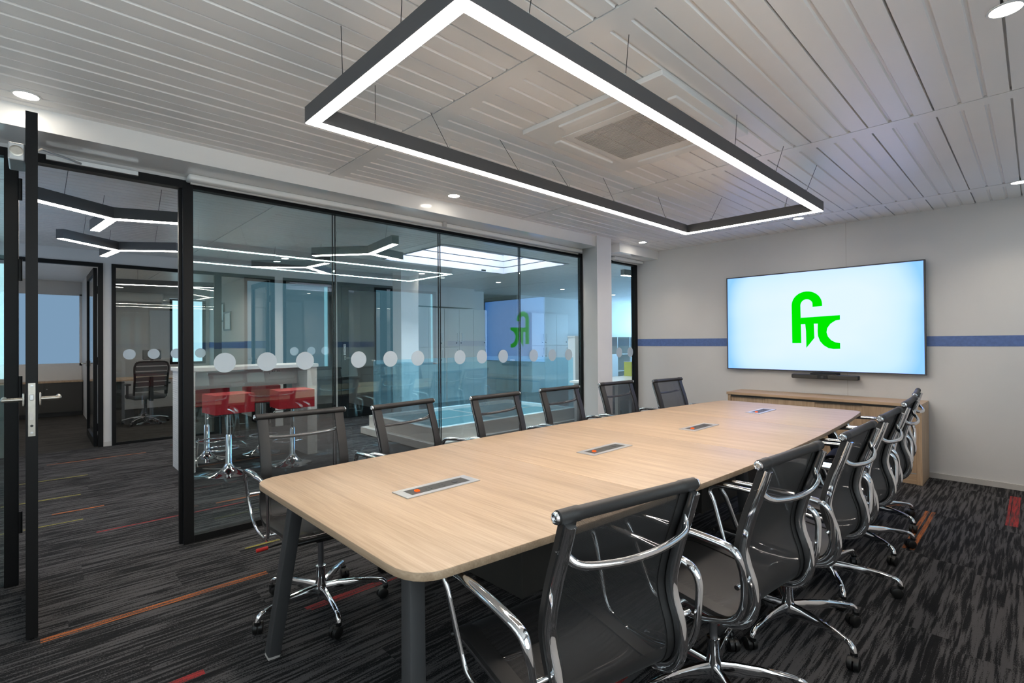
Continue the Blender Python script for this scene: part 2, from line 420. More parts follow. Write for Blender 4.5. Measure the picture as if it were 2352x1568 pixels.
# meeting room walls
wb = struct('wall_back', B((GX, RX+.1, BY, BY+.12, 0, CZ+.06)), M['wall'])
struct('stripe', B((GX+.01, RX, BY-.0025, BY, 1.255, 1.352)), M['stripe'], wb)
struct('panel_joint', B((-1.3845, -1.3815, BY-.0012, BY, .05, CZ)), M['louvre'], wb)
struct('baseboard_back', B((GX+.02, RX, BY-.014, BY, 0, .05)), M['skirt'])
FWX = (-3.4, .2)
struct('wall_front', B((GX, RX+.1, FY-.12, FY, 0, .9), (GX, RX+.1, FY-.12, FY, 2.38, CZ+.06), (GX, FWX[0], FY-.12, FY, .9, 2.38), (FWX[1], RX+.1, FY-.12, FY, .9, 2.38)), M['wall'])
w = sroot('window_11', ((FWX[0]+FWX[1])/2, FY, .9))  # unseen window, added to brighten the ceiling and near floor
part('frame', B((FWX[0], FWX[1], FY-.08, FY-.02, .9, .95), (FWX[0], FWX[1], FY-.08, FY-.02, 2.33, 2.38), (FWX[0], FWX[0]+.05, FY-.08, FY-.02, .95, 2.33), (FWX[1]-.05, FWX[1], FY-.08, FY-.02, .95, 2.33), (-1.63, -1.57, FY-.08, FY-.02, .95, 2.33)), M['black'], w)
part('pane', B((FWX[0]+.05, FWX[1]-.05, FY-.06, FY-.054, .95, 2.33)), M['glass'], w)
part('daylight', B((FWX[0], FWX[1], FY-.11, FY-.105, .9, 2.38)), emission('front_window_fill', (0.86, 0.94, 1.0), 1.1), w)
WN = ((-.95, 1.55), (2.35, 3.75), (4.55, 5.95))
bm = B((RX, RX+.14, FY, BY, 0, .88), (RX, RX+.14, FY, BY, 2.36, CZ+.06))
ys = [FY] + [v for w in WN for v in w] + [BY]
for a, b in zip(ys[0::2], ys[1::2]): addbox(bm, RX, RX+.14, a, b, .88, 2.36)
wr = struct('wall_right', bm, M['wall'])
struct('stripe', B((RX-.0025, RX, FY, -.95, 1.255, 1.352), (RX-.0025, RX, 1.55, 2.35, 1.255, 1.352), (RX-.0025, RX, 3.75, 4.55, 1.255, 1.352)), M['stripe'], wr)
for i, (a, b) in enumerate(WN):
    w = sroot('window_%d' % (i+3), (RX, (a+b)/2, .88))
    bm = bmesh.new()
    for bx in ((RX+.02, RX+.08, a, a+.05, .88, 2.36), (RX+.02, RX+.08, b-.05, b, .88, 2.36), (RX+.02, RX+.08, a, b, .88, .93), (RX+.02, RX+.08, a, b, 2.31, 2.36)): addbox(bm, *bx)
    part('frame', bm, M['black'], w)
    if i: part('blind', B((RX+.03, RX+.034, a+.05, b-.13, .93, 2.31)), M['blind'], w)
    part('pane', B((RX+.05, RX+.056, a+.05, b-.05, .93, 2.31)), M['glass'], w)
    part('daylight', B((RX+.10, RX+.105, a, b, .88, 2.36)), M['sky'] if i else M['blindday'], w)

# glossy bulkhead over the glass wall and the white wall above the frames
bh = struct('trim_bulkhead', B((GX-.05, -3.57, FY, 4.80, 2.446, CZ+.02), (GX-.05, -3.59, 5.3, BY, 2.446, CZ+.02)), M['gloss'], bevel=.003)
struct('wall_left', B((GX-.05, GX+.03, FY, 5.2, 2.425, 2.60), (GX-.05, GX+.03, 5.3, BY, 2.425, 2.60)), M['wall'])
# column between the glass panels
bm = bmesh.new(); prism(bm, [(-4.0, 5.02), (-3.53, 4.75), (-3.53, 5.035), (-4.0, 5.66)], 0, CZ+.04)
struct('column', bm, M['column'])
# white roller blind cassettes under the bulkhead
for (y0, y1, lb) in ((.73, 4.83, 'long white roller blind cassette above the four-pane glass wall'), (5.52, 6.19, 'short white roller blind cassette above the narrow glass panel by the column')):
    t = thing('roller_blind', lb, 'blind', (-3.82, (y0+y1)/2, 2.40), group='roller blind cassettes')
    part('cassette', B((-3.905, -3.80, y0, y1, 2.405, 2.445)), M['gloss'], t, bevel=.012, seg=3, smooth=50)
    part('bottom_rail', tube([(-3.86, y0+.02, 2.397), (-3.86, y1-.02, 2.397)], .008, 8), M['skirt'], t, smooth=60)
    if y1 < 5: part('bracket', B((-3.80, -3.775, 2.74, 2.78, 2.40, 2.446)), M['skirt'], t, bevel=.004)

# ---- window_1: the four-pane glass wall with its black frame and frosted dots
def bars(*bx):
    return B(*bx)
def disc(x, y, z, r=.0695, th=.0015, n=40):
    bm = bmesh.new(); prism(bm, [(y + r*math.cos(2*PI*i/n), z + r*math.sin(2*PI*i/n)) for i in range(n)], x, x+th, plane='YZ'); return bm
w1 = sroot('window_1', (GX, 2.8, 0))
FT, FB = 2.425, 0.045
part('post', B((GX-.035, GX+.035, .717, .777, 0, FT)), M['black'], w1, bevel=.003)
part('head_rail', B((GX-.03, GX+.03, .777, 4.99, 2.378, FT)), M['black'], w1)
part('sill_rail', B((GX-.03, GX+.03, .777, 4.99, 0, FB)), M['black'], w1)
part('end_post', B((GX-.03, GX+.03, 4.955, 4.99, FB, 2.378)), M['black'], w1)
edges = [.777, 1.768, 2.811, 3.888, 4.955]
for a, b in zip(edges, edges[1:]):
    part('pane', B((GX-.005, GX+.005, a+.004, b-.004, FB, 2.378)), M['glass'], w1)
for e in edges[1:-1]:
    part('joint_strip', B((GX-.0055, GX+.0055, e-.0135, e-.0085, FB, 2.378), (GX-.0055, GX+.0055, e+.0085, e+.0135, FB, 2.378)), M['black'], w1)
for y in (.971, 1.251, 1.53, 1.978, 2.278, 2.562, 3.05, 3.335, 3.633, 4.104, 4.42, 4.717):
    part('frosted_dot', disc(GX+.0055, y, 1.198 - .0085*(y-.97)), M['frost'], w1)
# ---- window_2: narrow panel between the column and the screen wall
w2 = sroot('window_2', (GX, 5.9, 0))
part('head_rail', B((GX-.03, GX+.03, 5.3, BY-.03, 2.385, 2.425)), M['black'], w2)
part('sill_rail', B((GX-.03, GX+.03, 5.3, BY-.03, 0, FB)), M['black'], w2)
part('end_post', B((GX-.03, GX+.03, BY-.07, BY-.001, 0, 2.425)), M['black'], w2)
part('pane', B((GX-.005, GX+.005, 5.3, BY-.07, FB, 2.385)), M['glass'], w2)
for y in (5.50, 5.79, 6.06):
    part('frosted_dot', disc(GX+.0055, y, 1.172), M['frost'], w2)
# ---- glass panel left of the door
w0 = sroot('window_0', (GX, -.6, 0))
part('head_rail', B((GX-.03, GX+.03, FY, -.12, 2.378, FT)), M['black'], w0)
part('pane', B((GX-.005, GX+.005, FY, -.12, 0, 2.378)), M['glass'], w0)
# ---- door_1: open glass door of the meeting room
d1 = sroot('door_1', (GX, 0, 0))
part('hinge_jamb', B((GX-.035, GX+.035, -.12, -.062, 0, FT)), M['black'], d1, bevel=.003)
part('door_head', B((GX-.035, GX+.035, -.062, .717, 2.372, FT)), M['black'], d1)
part('jamb_stop', B((GX-.035, GX-.005, .700, .717, 0, 2.372)), M['black'], d1)
# the leaf, swung into the room
ly0, ly1 = -.028, .013; lx0, lx1 = GX+.045, -3.147
lf = part('leaf_frame', B((lx1-.075, lx1, ly0, ly1, .008, 2.393), (lx0, lx0+.06, ly0, ly1, .008, 2.393), (lx0+.06, lx1-.075, ly0, ly1, 2.325, 2.393), (lx0+.06, lx1-.075, ly0, ly1, .008, .10)), M['black'], d1)
part('leaf_pane', B((lx0+.06, lx1-.075, -.014, -.002, .10, 2.325)), M['glass'], d1)
for z in (.35, 1.1, 1.75, 2.2):
    bm = bmesh.new(); lathe(bm, [(.009, z-.06), (.009, z+.06)], (GX+.045, -.055, 0), 10); part('hinge', bm, M['black'], d1, smooth=60)
lk = part('lock_plate', B((lx1, lx1+.002, -.0195, .0045, .919, 1.159)), M['steel'], d1)
part('latch', B((lx1+.002, lx1+.011, -.0145, -.0005, 1.082, 1.108)), M['alu'], lk, bevel=.002)
part('deadbolt', B((lx1+.002, lx1+.004, -.0145, -.0035, .993, 1.028)), M['skirt'], lk)
for z in (.934, 1.146):
    bm = bmesh.new(); lathe(bm, [(.0052, 0), (.0052, .0016), (.002, .0018)], (lx1+.002, -.0075, z), 12, 'X'); part('screw', bm, M['alu'], lk)
bm = bmesh.new(); lathe(bm, [(.0055, 0), (.0055, .0006)], (lx1+.002, -.0075, .966), 12, 'X'); part('key_hole', bm, M['plastic'], lk)
for sgn, yy in ((1, ly1), (-1, ly0)):
    hx = lx1 - .045
    bm = bmesh.new(); addbox(bm, hx-.012, hx+.012, min(yy, yy+sgn*.011), max(yy, yy+sgn*.011), 1.052, 1.112)
    hd = part('door_handle', bm, M['steel'], d1, bevel=.005, seg=3, smooth=50)
    part('lever', tube(smoothpath([(hx, yy+sgn*.008, 1.083), (hx, yy+sgn*.060, 1.083), (hx-.012, yy+sgn*.072, 1.083), (hx-.11, yy+sgn*.073, 1.083)], 4), .0095, 12), M['steel'], hd, smooth=60)
# door closer: box on the leaf, slide rail on the head, arm between
cl = part('door_closer', B((-3.80, -3.55, ly1, ly1+.0, 2.2, 2.2)) if False else B((-3.36, -3.16, -.085, ly0, 2.165, 2.243)), M['alu'], d1, bevel=.006)
bm = bmesh.new(); lathe(bm, [(.024, 0), (.024, .003), (.018, .004)], (-3.16, -.057, 2.206), 20, 'X'); part('end_cap', bm, M['steel'], cl)
part('slide_rail', B((GX+.035, GX+.058, .049, .476, 2.392, 2.420)), M['alu'], d1, bevel=.002)
part('closer_arm', tube([(-3.36, -.02, 2.25), (-3.60, .03, 2.36), (GX+.062, .20, 2.402)], .006, 8), M['alu'], d1)

# ---- corridor: the office fronts
wc_open = [(-.9, .655), (.742, 2.795), (2.925, 3.795), (3.842, 4.955)]
bm = B((CX-.09, CX, FY, 5.05, 2.40, CZ+.04), (CX-.09, CX, FY, -.9, 0, 2.40), (CX-.09, CX, .655, .742, 0, 2.40), (CX-.09, CX, 2.795, 2.925, 0, 2.40), (CX-.09, CX, 3.795, 3.842, 0, 2.4), (CX-.09, CX, 4.955, 5.05, 0, 2.40))
struct('wall_corridor', bm, M['wall'])
struct('baseboard_corridor', B((CX, CX+.012, .655, .742, 0, .06)), M['skirt'])
# office walls
bm = bmesh.new()
WA = (-.75, .70, .93, 2.32); WB2 = (2.115, 2.79, .90, 2.31)
addbox(bm, OX-.12, OX, FY-.1, 5.1, 0, .90); addbox(bm, OX-.12, OX, FY-.1, 5.1, 2.32, CZ+.04)
addbox(bm, OX-.12, OX, FY-.1, WA[0], .90, 2.32); addbox(bm, OX-.12, OX, WA[1], WB2[0], .90, 2.32); addbox(bm, OX-.12, OX, WB2[1], 5.1, .9, 2.32)
addbox(bm, OX-.12, OX, WA[0], WA[1], .90, .93)
struct('wall_offices_outer', bm, M['wall'])
pw = struct('wall_offices_partition', B((OX, CX-.09, 2.86, 2.92, 0, CZ+.04)), M['wall'])
struct('stripe', B((OX, CX-.5, 2.857, 2.86, 1.248, 1.376)), M['stripe'], pw)
struct('wall_offices_divider', B((OX, CX-.09, .68, .72, 0, CZ+.04)), M['wall'])
struct('wall_offices_side', B((OX, CX, 5.05, 5.14, 0, CZ+.04)), M['wall'])
struct('wall_offices_near', B((OX, CX, FY-.1, FY, 0, CZ+.04)), M['wall'])
struct('wall_office_store', B((-10.9, -10.85, 2.92, 5.05, 0, CZ+.04)), M['wall'])
def office_front(n, y0, y1, mull=(), dots=(), pane=True):
    w = sroot('window_%d' % n, (CX, (y0+y1)/2, 0)); t = .045
    part('frame', B((CX-.02, CX+.02, y0, y0+t, 0, 2.40), (CX-.02, CX+.02, y1-t, y1, 0, 2.40), (CX-.02, CX+.02, y0+t, y1-t, 2.355, 2.40), (CX-.02, CX+.02, y0+t, y1-t, 0, .035)), M['black'], w)
    part('pane', B((CX-.005, CX+.005, y0+t, y1-t, .035, 2.355)), M['officeglass'], w)
    for y in dots: part('frosted_dot', disc(CX+.0055, y, 1.20), M['frost'], w)
office_front(6, .742, 1.985, dots=(.929, 1.199, 1.464, 1.759))
office_front(7, 2.925, 3.795, dots=(3.1, 3.38, 3.62))
def open_leaf(n, y0, y1, hinge_y, face, length=.82):
    """frame in the corridor wall and a glazed black leaf standing open into the office"""
    d = sroot('door_%d' % n, (CX, (y0+y1)/2, 0)); t = .05
    part('frame', B((CX-.045, CX+.02, y0, y0+t, 0, 2.40), (CX-.045, CX+.02, y1-t, y1, 0, 2.40), (CX-.045, CX+.02, y0+t, y1-t, 2.35, 2.40)), M['black'], d)
    x1 = CX-.06; x0 = x1-length; ya, yb = hinge_y-.04, hinge_y
    part('leaf_frame', B((x1-.07, x1, ya, yb, .01, 2.34), (x0, x0+.07, ya, yb, .01, 2.34), (x0+.07, x1-.07, ya, yb, 2.26, 2.34), (x0+.07, x1-.07, ya, yb, .01, .11)), M['black'], d)
    part('leaf_pane', B((x0+.07, x1-.07, (ya+yb)/2-.005, (ya+yb)/2+.005, .11, 2.26)), M['officeglass'], d)
    for z in (.25, 1.12, 2.05):
        part('hinge', B((CX-.075, CX-.045, yb-.005, yb+.02, z-.05, z+.05)), M['black'], d)
    hx = x0+.035
    h = part('door_handle', B((hx-.012, hx+.012, ya-.012, ya, 1.02, 1.10)), M['steel'], d, bevel=.004)
    part('lever', tube([(hx, ya-.006, 1.06), (hx, ya-.055, 1.06), (hx+.11, ya-.058, 1.06)], .009, 8), M['steel'], h)
    h = part('door_handle', B((hx-.012, hx+.012, yb, yb+.012, 1.02, 1.10)), M['steel'], d, bevel=.004)
    part('lever', tube([(hx, yb+.006, 1.06), (hx, yb+.055, 1.06), (hx+.11, yb+.058, 1.06)], .009, 8), M['steel'], h)
    return d
open_leaf(2, -.9, .655, .60, 1, 1.15)
open_leaf(3, 1.985, 2.795, 2.74, 1, .80)
# closed black glazed door with a push plate
d4 = sroot('door_4', (CX, 4.4, 0))
part('frame', B((CX-.03, CX+.02, 3.842, 3.90, 0, 2.40), (CX-.03, CX+.02, 4.90, 4.955, 0, 2.40), (CX-.03, CX+.02, 3.90, 4.90, 2.34, 2.40)), M['black'], d4)
part('leaf_frame', B((CX-.02, CX+.02, 3.91, 4.04, .01, 2.335), (CX-.02, CX+.02, 4.68, 4.80, .01, 2.335), (CX-.02, CX+.02, 4.04, 4.68, 2.27, 2.335), (CX-.02, CX+.02, 4.04, 4.68, .01, .16)), M['black'], d4)
part('leaf_pane', B((CX-.005, CX+.005, 4.04, 4.68, .16, 2.27)), M['officeglass'], d4)
part('side_pane', B((CX-.005, CX+.005, 4.80, 4.90, .02, 2.34)), M['officeglass'], d4)
pp = part('push_plate', B((CX+.02, CX+.022, 3.945, 3.985, 1.12, 1.31)), M['white'], d4)
def text_mesh(name, s, mat, parent, loc, rot, size, ext=.0006):
    cu = bpy.data.curves.new(name, 'FONT'); cu.body = s; cu.size = size; cu.extrude = ext; cu.align_x = 'CENTER'; cu.align_y = 'CENTER'
    cu.resolution_u = 3; cu.space_line = .82
    tmp = bpy.data.objects.new(name + '_tmp', cu); COL.objects.link(tmp)
    bpy.context.view_layer.update()
    me = bpy.data.meshes.new_from_object(tmp.evaluated_get(bpy.context.evaluated_depsgraph_get()))
    bpy.data.objects.remove(tmp); me.materials.clear(); me.materials.append(mat)
    off = Vector((0,0,0)); p = parent
    while p is not None: off += p.location; p = p.parent
    me.transform(Matrix.Translation(Vector(loc) - off) @ rot.to_4x4())
    o = bpy.data.objects.new(name, me); COL.objects.link(o); o.parent = parent; return o
ROT_PX = Matrix(((0,0,1),(1,0,0),(0,1,0)))      # text facing +X, reading along +Y, up +Z
ROT_NY = Matrix(((1,0,0),(0,0,-1),(0,1,0)))     # text facing -Y, reading along +X
text_mesh('lettering', 'P\nU\nS\nH', M['plastic'], pp, (CX+.0222, 3.965, 1.215), ROT_PX, .052)
h = part('door_handle', B((CX+.02, CX+.03, 3.955, 3.98, 1.03, 1.10)), M['steel'], d4, bevel=.004)
part('lever', tube([(CX+.025, 3.968, 1.065), (CX+.07, 3.968, 1.065), (CX+.075, 4.10, 1.065)], .009, 8), M['steel'], h)

# office windows with lit blinds
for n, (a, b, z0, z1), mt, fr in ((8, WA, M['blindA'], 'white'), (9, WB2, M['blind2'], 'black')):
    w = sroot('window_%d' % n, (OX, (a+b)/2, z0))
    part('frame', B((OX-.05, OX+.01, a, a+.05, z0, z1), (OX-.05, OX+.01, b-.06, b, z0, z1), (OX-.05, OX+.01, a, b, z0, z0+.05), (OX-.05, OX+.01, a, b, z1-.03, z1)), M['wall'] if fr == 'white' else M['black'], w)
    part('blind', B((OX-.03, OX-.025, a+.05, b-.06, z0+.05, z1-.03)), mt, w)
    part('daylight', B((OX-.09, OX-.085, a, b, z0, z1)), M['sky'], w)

# open-plan area shell
bm = B((LX-.1, LX, 5.14, 8.02, 0, CZ+.04), (LX-.1, LX, 9.25, EY, 0, CZ+.04))
struct('wall_lockers', bm, M['wall'])
struct('wall_recess', B((LX-4.6, LX-4.5, 7.9, 9.4, 0, CZ+.04), (LX-4.6, LX-.1, 7.92, 8.02, 0, CZ+.04), (LX-4.6, LX-.1, 9.25, 9.35, 0, CZ+.04)), M['recess_shade'])
struct('wall_lockers_soffit', B((LX, LX+.36, 5.14, 7.43, 2.115, CZ)), M['wall'])
struct('wall_open_end', B((LX, GX, EY-.1, EY, 0, .9), (LX, GX, EY-.1, EY, 2.4, CZ+.04), (LX, -9.1, EY-.1, EY, .9, 2.4), (-4.2, GX, EY-.1, EY, .9, 2.4)), M['wall'])
w = sroot('window_10', (-6.6, EY, .9))  # unseen window, added to light the open-plan wall blue
part('frame', B((-9.1, -4.2, EY-.08, EY-.02, .9, .95), (-9.1, -4.2, EY-.08, EY-.02, 2.35, 2.4), (-6.67, -6.6, EY-.08, EY-.02, .95, 2.35)), M['black'], w)
part('daylight', B((-9.1, -4.2, EY-.01, EY-.005, .9, 2.4)), emission('open_area_blue_fill', (0.36, 0.66, 1.0), 10.0), w)
struct('wall_open_side', B((GX, GX+.1, BY+.12, EY, 0, CZ+.04)), M['wall'])
struct('wall_corridor_near', B((CX, GX, FY-.1, FY, 0, .9), (CX, GX, FY-.1, FY, 2.4, CZ+.04), (CX, -8.0, FY-.1, FY, .9, 2.4), (-4.4, GX, FY-.1, FY, .9, 2.4)), M['wall'])
w = sroot('window_12', (-6.2, FY, .9))  # added window out of view, lights the corridor walls and lockers
part('frame', B((-8.0, -4.4, FY-.08, FY-.02, .9, .95), (-8.0, -4.4, FY-.08, FY-.02, 2.35, 2.4), (-6.24, -6.18, FY-.08, FY-.02, .95, 2.35)), M['black'], w)
part('daylight', B((-8.0, -4.4, FY-.09, FY-.085, .9, 2.4)), emission('corridor_window_fill', (0.58, 0.76, 1.0), 0.8), w)
bm = B((-7.84, -7.56, 4.58, 4.93, 0, CZ+.02)); struct('column_corridor', bm, M['column'], bevel=.004)
# ================================================================== CONFERENCE TABLE
TZ = 0.74
def taxis(y): return -1.71 + .035*(y - .7)
def thalf(y): return .713 - .025*(y - 2.5)**2
Y0, Y1 = .682, 4.915
def outline(n=40, rc0=.12, rc1=.10):
    """right side from near to far, then left side back; rounded corners"""
    R = []; L = []
    for i in range(n+1):
        y = Y0 + rc0 + (Y1-rc1-Y0-rc0)*i/n
        R.append((taxis(y)+thalf(y), y)); L.append((taxis(y)-thalf(y), y))
    def corner(px, py, qx, qy, cx, cy, k=7):     # quadratic bend from p to q with control c
        return [((1-t)**2*px+2*t*(1-t)*cx+t*t*qx, (1-t)**2*py+2*t*(1-t)*cy+t*t*qy) for t in [j/k for j in range(1, k)]]
    nr = (R[0][0]-rc0-.02, Y0); nl = (L[0][0]+rc0, Y0); fr = (R[-1][0]-rc1, Y1); fl = (L[-1][0]+rc1, Y1)
    out = [nl, nr] + corner(*nr, *R[0], R[0][0]-.002, Y0) + R + corner(*R[-1], *fr, R[-1][0], Y1) + [fr, fl] + corner(*fl, *L[-1], L[-1][0], Y1) + L[::-1] + corner(*L[0], *nl, L[0][0]+.002, Y0)
    return out
def clip(poly, y, keep_above):
    out = []
    for (a, b) in zip(poly, poly[1:] + poly[:1]):
        ia = (a[1] >= y) == keep_above; ib = (b[1] >= y) == keep_above
        if ia: out.append(a)
        if ia != ib:
            t = (y-a[1])/(b[1]-a[1]); out.append((a[0]+t*(b[0]-a[0]), y))
    return out
tb = thing('conference_table', 'long boat-shaped oak conference table on splayed dark steel legs', 'table', (-1.64, 2.8, 0))
OUT = outline()
seams = [Y0-1, 1.742, 2.765, 3.79, Y1+1]
for a, b in zip(seams, seams[1:]):
    pl = OUT
    if a > Y0: pl = clip(pl, a+.0008, True)
    if b < Y1: pl = clip(pl, b-.0008, False)
    bm = bmesh.new(); prism(bm, pl, TZ-.025, TZ)
    part('tabletop', bm, M['oak_top'], tb, bevel=.0035, seg=2, smooth=40)
# legs: splayed square tubes with light glides
def leg(foot, top):
    f = Vector(foot); t = Vector(top); d = (t-f).normalized()
    bm = bmesh.new(); sweep(bm, [f + d*.012, t], rrect(.052, .052, .006, 2), up=(0, 1, 0))
    l = part('leg', bm, M['dark'], tb, smooth=40)
    bm = bmesh.new(); sweep(bm, [f, f + d*.012], rrect(.05, .05, .005, 2), up=(0, 1, 0))
    part('glide', bm, M['skirt'], l)
for y, dy, of, ot in ((.733, .07, .55, .44), (2.81, 0, .56, .50), (4.84, -.07, .46, .36)):
    for s in (-1, 1): leg((taxis(y) + s*of, y, .004), (taxis(y) + s*ot, y+dy, TZ-.025))
bm = bmesh.new()
for y, k in ((.80, .46), (1.75, .5), (2.81, .52), (3.80, .5), (4.77, .38)): addbox(bm, taxis(y)-k, taxis(y)+k, y-.02, y+.02, TZ-.065, TZ-.025)
addbox(bm, taxis(2.8)-.03, taxis(2.8)+.03, .8, 4.77, TZ-.065, TZ-.03)
part('under_frame', bm, M['dark'], tb)
part('cable_box', B((-1.86, -1.47, 1.45, 2.60, .27, TZ-.066)), M['char'], tb, bevel=.004)
part('cable_box', B((-1.80, -1.42, 2.95, 4.2, .27, TZ-.066)), M['char'], tb, bevel=.004)

# ---- power modules let into the middle of the table
def module(i, cx, cy):
    lb = ['grey power strip let into the table end nearest the open door', 'second power strip from the door end of the oak table', 'third power strip from the door end of the oak table', 'power strip in the table end in front of the sideboard'][i]
    t = thing('power_module', lb, 'power socket', (cx, cy, TZ), group='power strips in the oak table')
    hw, hl = .057, .178
    part('frame', B((cx-hw, cx-hw+.022, cy-hl, cy+hl, TZ, TZ+.004), (cx+hw-.022, cx+hw, cy-hl, cy+hl, TZ, TZ+.004), (cx-hw+.022, cx+hw-.022, cy-hl, cy-hl+.035, TZ, TZ+.004), (cx-hw+.022, cx+hw-.022, cy+hl-.035, cy+hl, TZ, TZ+.004)), M['alu'], t, bevel=.001)
    sp = part('socket_panel', B((cx-hw+.022, cx+hw-.022, cy-hl+.035, cy+hl-.035, TZ, TZ+.002)), M['char'], t)
    for k in (-.045, .02):
        bm = bmesh.new()
        for dx, dy in ((0, -.012), (-.009, .008), (.009, .008)):
            lathe(bm, [(.004, 0), (.004, .0006)], (cx+dx, cy+k+dy, TZ+.002), 10)
        part('socket', bm, M['plastic'], sp)
    part('data_port', B((cx-.01, cx+.01, cy+.075, cy+.093, TZ+.002, TZ+.0035)), M['plastic'], sp)
    part('rocker_switch', B((cx-.009, cx+.009, cy-.108, cy-.091, TZ+.002, TZ+.008)), M['redled'], sp, bevel=.002)
for i, (cx, cy) in enumerate(((-1.698, 1.195), (-1.632, 2.255), (-1.588, 3.27), (-1.577, 4.343))): module(i, cx, cy)

# ================================================================== CHAIRS
def make_chair():
    t = thing('office_chair', 'x', 'chair', (0, 0, 0), group='black mesh conference chairs')
    W = .212
    # side profile of the sling, front of seat to head roll (x forward, z up)
    key = [(.245, .437), (.225, .456), (.17, .462), (.05, .452), (-.08, .437), (-.16, .431), (-.214, .449), (-.238, .50), (-.233, .56), (-.213, .62), (-.208, .68), (-.233, .78), (-.262, .86), (-.287, .935)]
    prof = smoothpath([(x, 0, z) for x, z in key], 4)
    def sheet(y0, y1, off, sag=0.0, ny=8):
        bm = bmesh.new(); rows = []
        for i, p in enumerate(prof):
            a = prof[max(i-1, 0)]; b = prof[min(i+1, len(prof)-1)]; d = (b-a).normalized(); nrm = Vector((d.z, 0, -d.x))
            row = []
            for j in range(ny+1):
                y = y0 + (y1-y0)*j/ny; k = 1 - (2*j/ny-1)**2
                q = p + nrm*(off - sag*k); row.append(bm.verts.new((q.x, y, q.z)))
            rows.append(row)
        for A, Bq in zip(rows, rows[1:]):
            for j in range(ny): bm.faces.new((A[j], A[j+1], Bq[j+1], Bq[j]))
        return bm
    finish('sling', sheet(-.180, .180, 0.0, -.004), M['mesh'], t, smooth=80)
    for s in (-1, 1):
        bm = bmesh.new(); sweep(bm, [(p.x, s*.2015, p.z) for p in prof], [(s*k, v) for k, v in ((.024, .005), (-.023, .005), (-.0255, .003), (-.0255, -.013), (-.0225, -.014), (-.0225, -.004), (.024, -.003))], up=(0, 0, 1))
        finish('sling_edge', bm, M['hem'], t, smooth=50)
    # chrome side rails, deep flat section standing behind the sling
    for s in (-1, 1):
        pts = []
        for i, p in enumerate(prof):
            a = prof[max(i-1, 0)]; b = prof[min(i+1, len(prof)-1)]; d = (b-a).normalized(); nrm = Vector((d.z, 0, -d.x))
            q = p - nrm*.021; pts.append((q.x, s*W, q.z))
        n = len(pts); sc = [(1, .55 + .45*math.sin(PI*min(1, max(0, i/(n-1)))*.9)) for i in range(n)]
        bm = bmesh.new(); sweep(bm, pts, rrect(.024, .034, .008, 3), up=(0, 0, 1), scales=sc)
        finish('side_rail', bm, M['chrome'], t, smooth=60)
    # head roll with chrome end caps, front roll
    bm = bmesh.new(); lathe(bm, [(.012, -.236), (.0165, -.233), (.0175, -.19), (.0175, -.175), (.016, -.172), (.016, .172), (.0175, .175), (.0175, .19), (.0165, .233), (.012, .236)], (-.289, 0, .945), 16, 'Y')
    r = finish('head_roll', bm, M['hem'], t, smooth=50)
    for s in (-1, 1):
        bm = bmesh.new(); y = s*.236
        lathe(bm, [(.0125, y), (.0145, y+s*.002), (.0125, y+s*.007), (.009, y+s*.008), (.0085, y+s*.0055), (.005, y+s*.0055), (.004, y+s*.0035)], (-.289, 0, .945), 16, 'Y')
        finish('end_cap', bm, M['chrome'], r, smooth=40)
    bm = bmesh.new(); lathe(bm, [(.008, -.236), (.011, -.232), (.011, .232), (.008, .236)], (.243, 0, .436), 12, 'Y')
    finish('front_roll', bm, M['plastic'], t, smooth=50)
    # bowed crossbar behind the back
    pts = smoothpath([(-.276, -W-.004, .872), (-.286, -.200, .846), (-.304, -.17, .830), (-.320, -.08, .822), (-.324, 0, .820), (-.320, .08, .822), (-.304, .17, .830), (-.286, .200, .846), (-.276, W+.004, .872)], 5)
    n = len(pts); sc = [(1.0, .75 + .55*abs(2*i/(n-1)-1)**3) for i in range(n)]
    bm = bmesh.new(); sweep(bm, pts, circ(.009, 12, .0125), up=(0, 0, 1), scales=sc); finish('back_crossbar', bm, M['chrome'], t, smooth=60)
    pts = smoothpath([(-.09, -W, .418), (-.085, -.15, .395), (-.08, 0, .388), (-.085, .15, .395), (-.09, W, .418)], 5)
    bm = bmesh.new(); sweep(bm, pts, circ(.012, 10), up=(0, 0, 1)); finish('seat_crossbar', bm, M['chrome'], t, smooth=60)
    pts = smoothpath([(.10, -W, .432), (.10, -.15, .402), (.10, 0, .395), (.10, .15, .402), (.10, W, .432)], 5)
    bm = bmesh.new(); sweep(bm, pts, circ(.010, 10), up=(0, 0, 1)); finish('seat_crossbar', bm, M['chrome'], t, smooth=60)
    # looped arms
    for s in (-1, 1):
        ya, yb = s*.270, s*.292
        loop = [(-.195, ya, .445), (-.236, ya, .475), (-.258, s*.276, .53), (-.262, s*.284, .60), (-.256, yb, .655), (-.228, yb, .688), (-.14, yb, .698), (-.02, yb, .701), (.10, yb, .698), (.160, yb, .688), (.178, s*.290, .662), (.155, s*.285, .62), (.120, s*.276, .52), (.095, ya, .455), (.065, ya, .425), (0, ya, .415), (-.10, ya, .418)]
        P = smoothpath(loop, 4, True); sc = []
        for p in P:
            k = max(0, min(1, (p.z-.62)/.08)); sc.append((.85 + (1.0 if p.x < .02 else .45)*k, 1.0))
        bm = bmesh.new(); sweep(bm, P, circ(.0115, 12, .0085), True, up=(0, 1, 0), scales=[(b, a) for a, b in sc])
        a = finish('arm', bm, M['chrome'], t, smooth=60)
        for (x, z) in ((-.248, .565), (-.02, .415)):
            bm = bmesh.new(); lathe(bm, [(.008, s*(W+.004)), (.008, s*.276)], (x+.012, 0, z), 10, 'Y'); finish('arm_bracket', bm, M['chrome'], a, smooth=50)
    # tilt mechanism, column, star base
    finish('tilt_mechanism', B((-.085, .11, -.055, .055, .365, .402)), M['plastic'], t, bevel=.008)
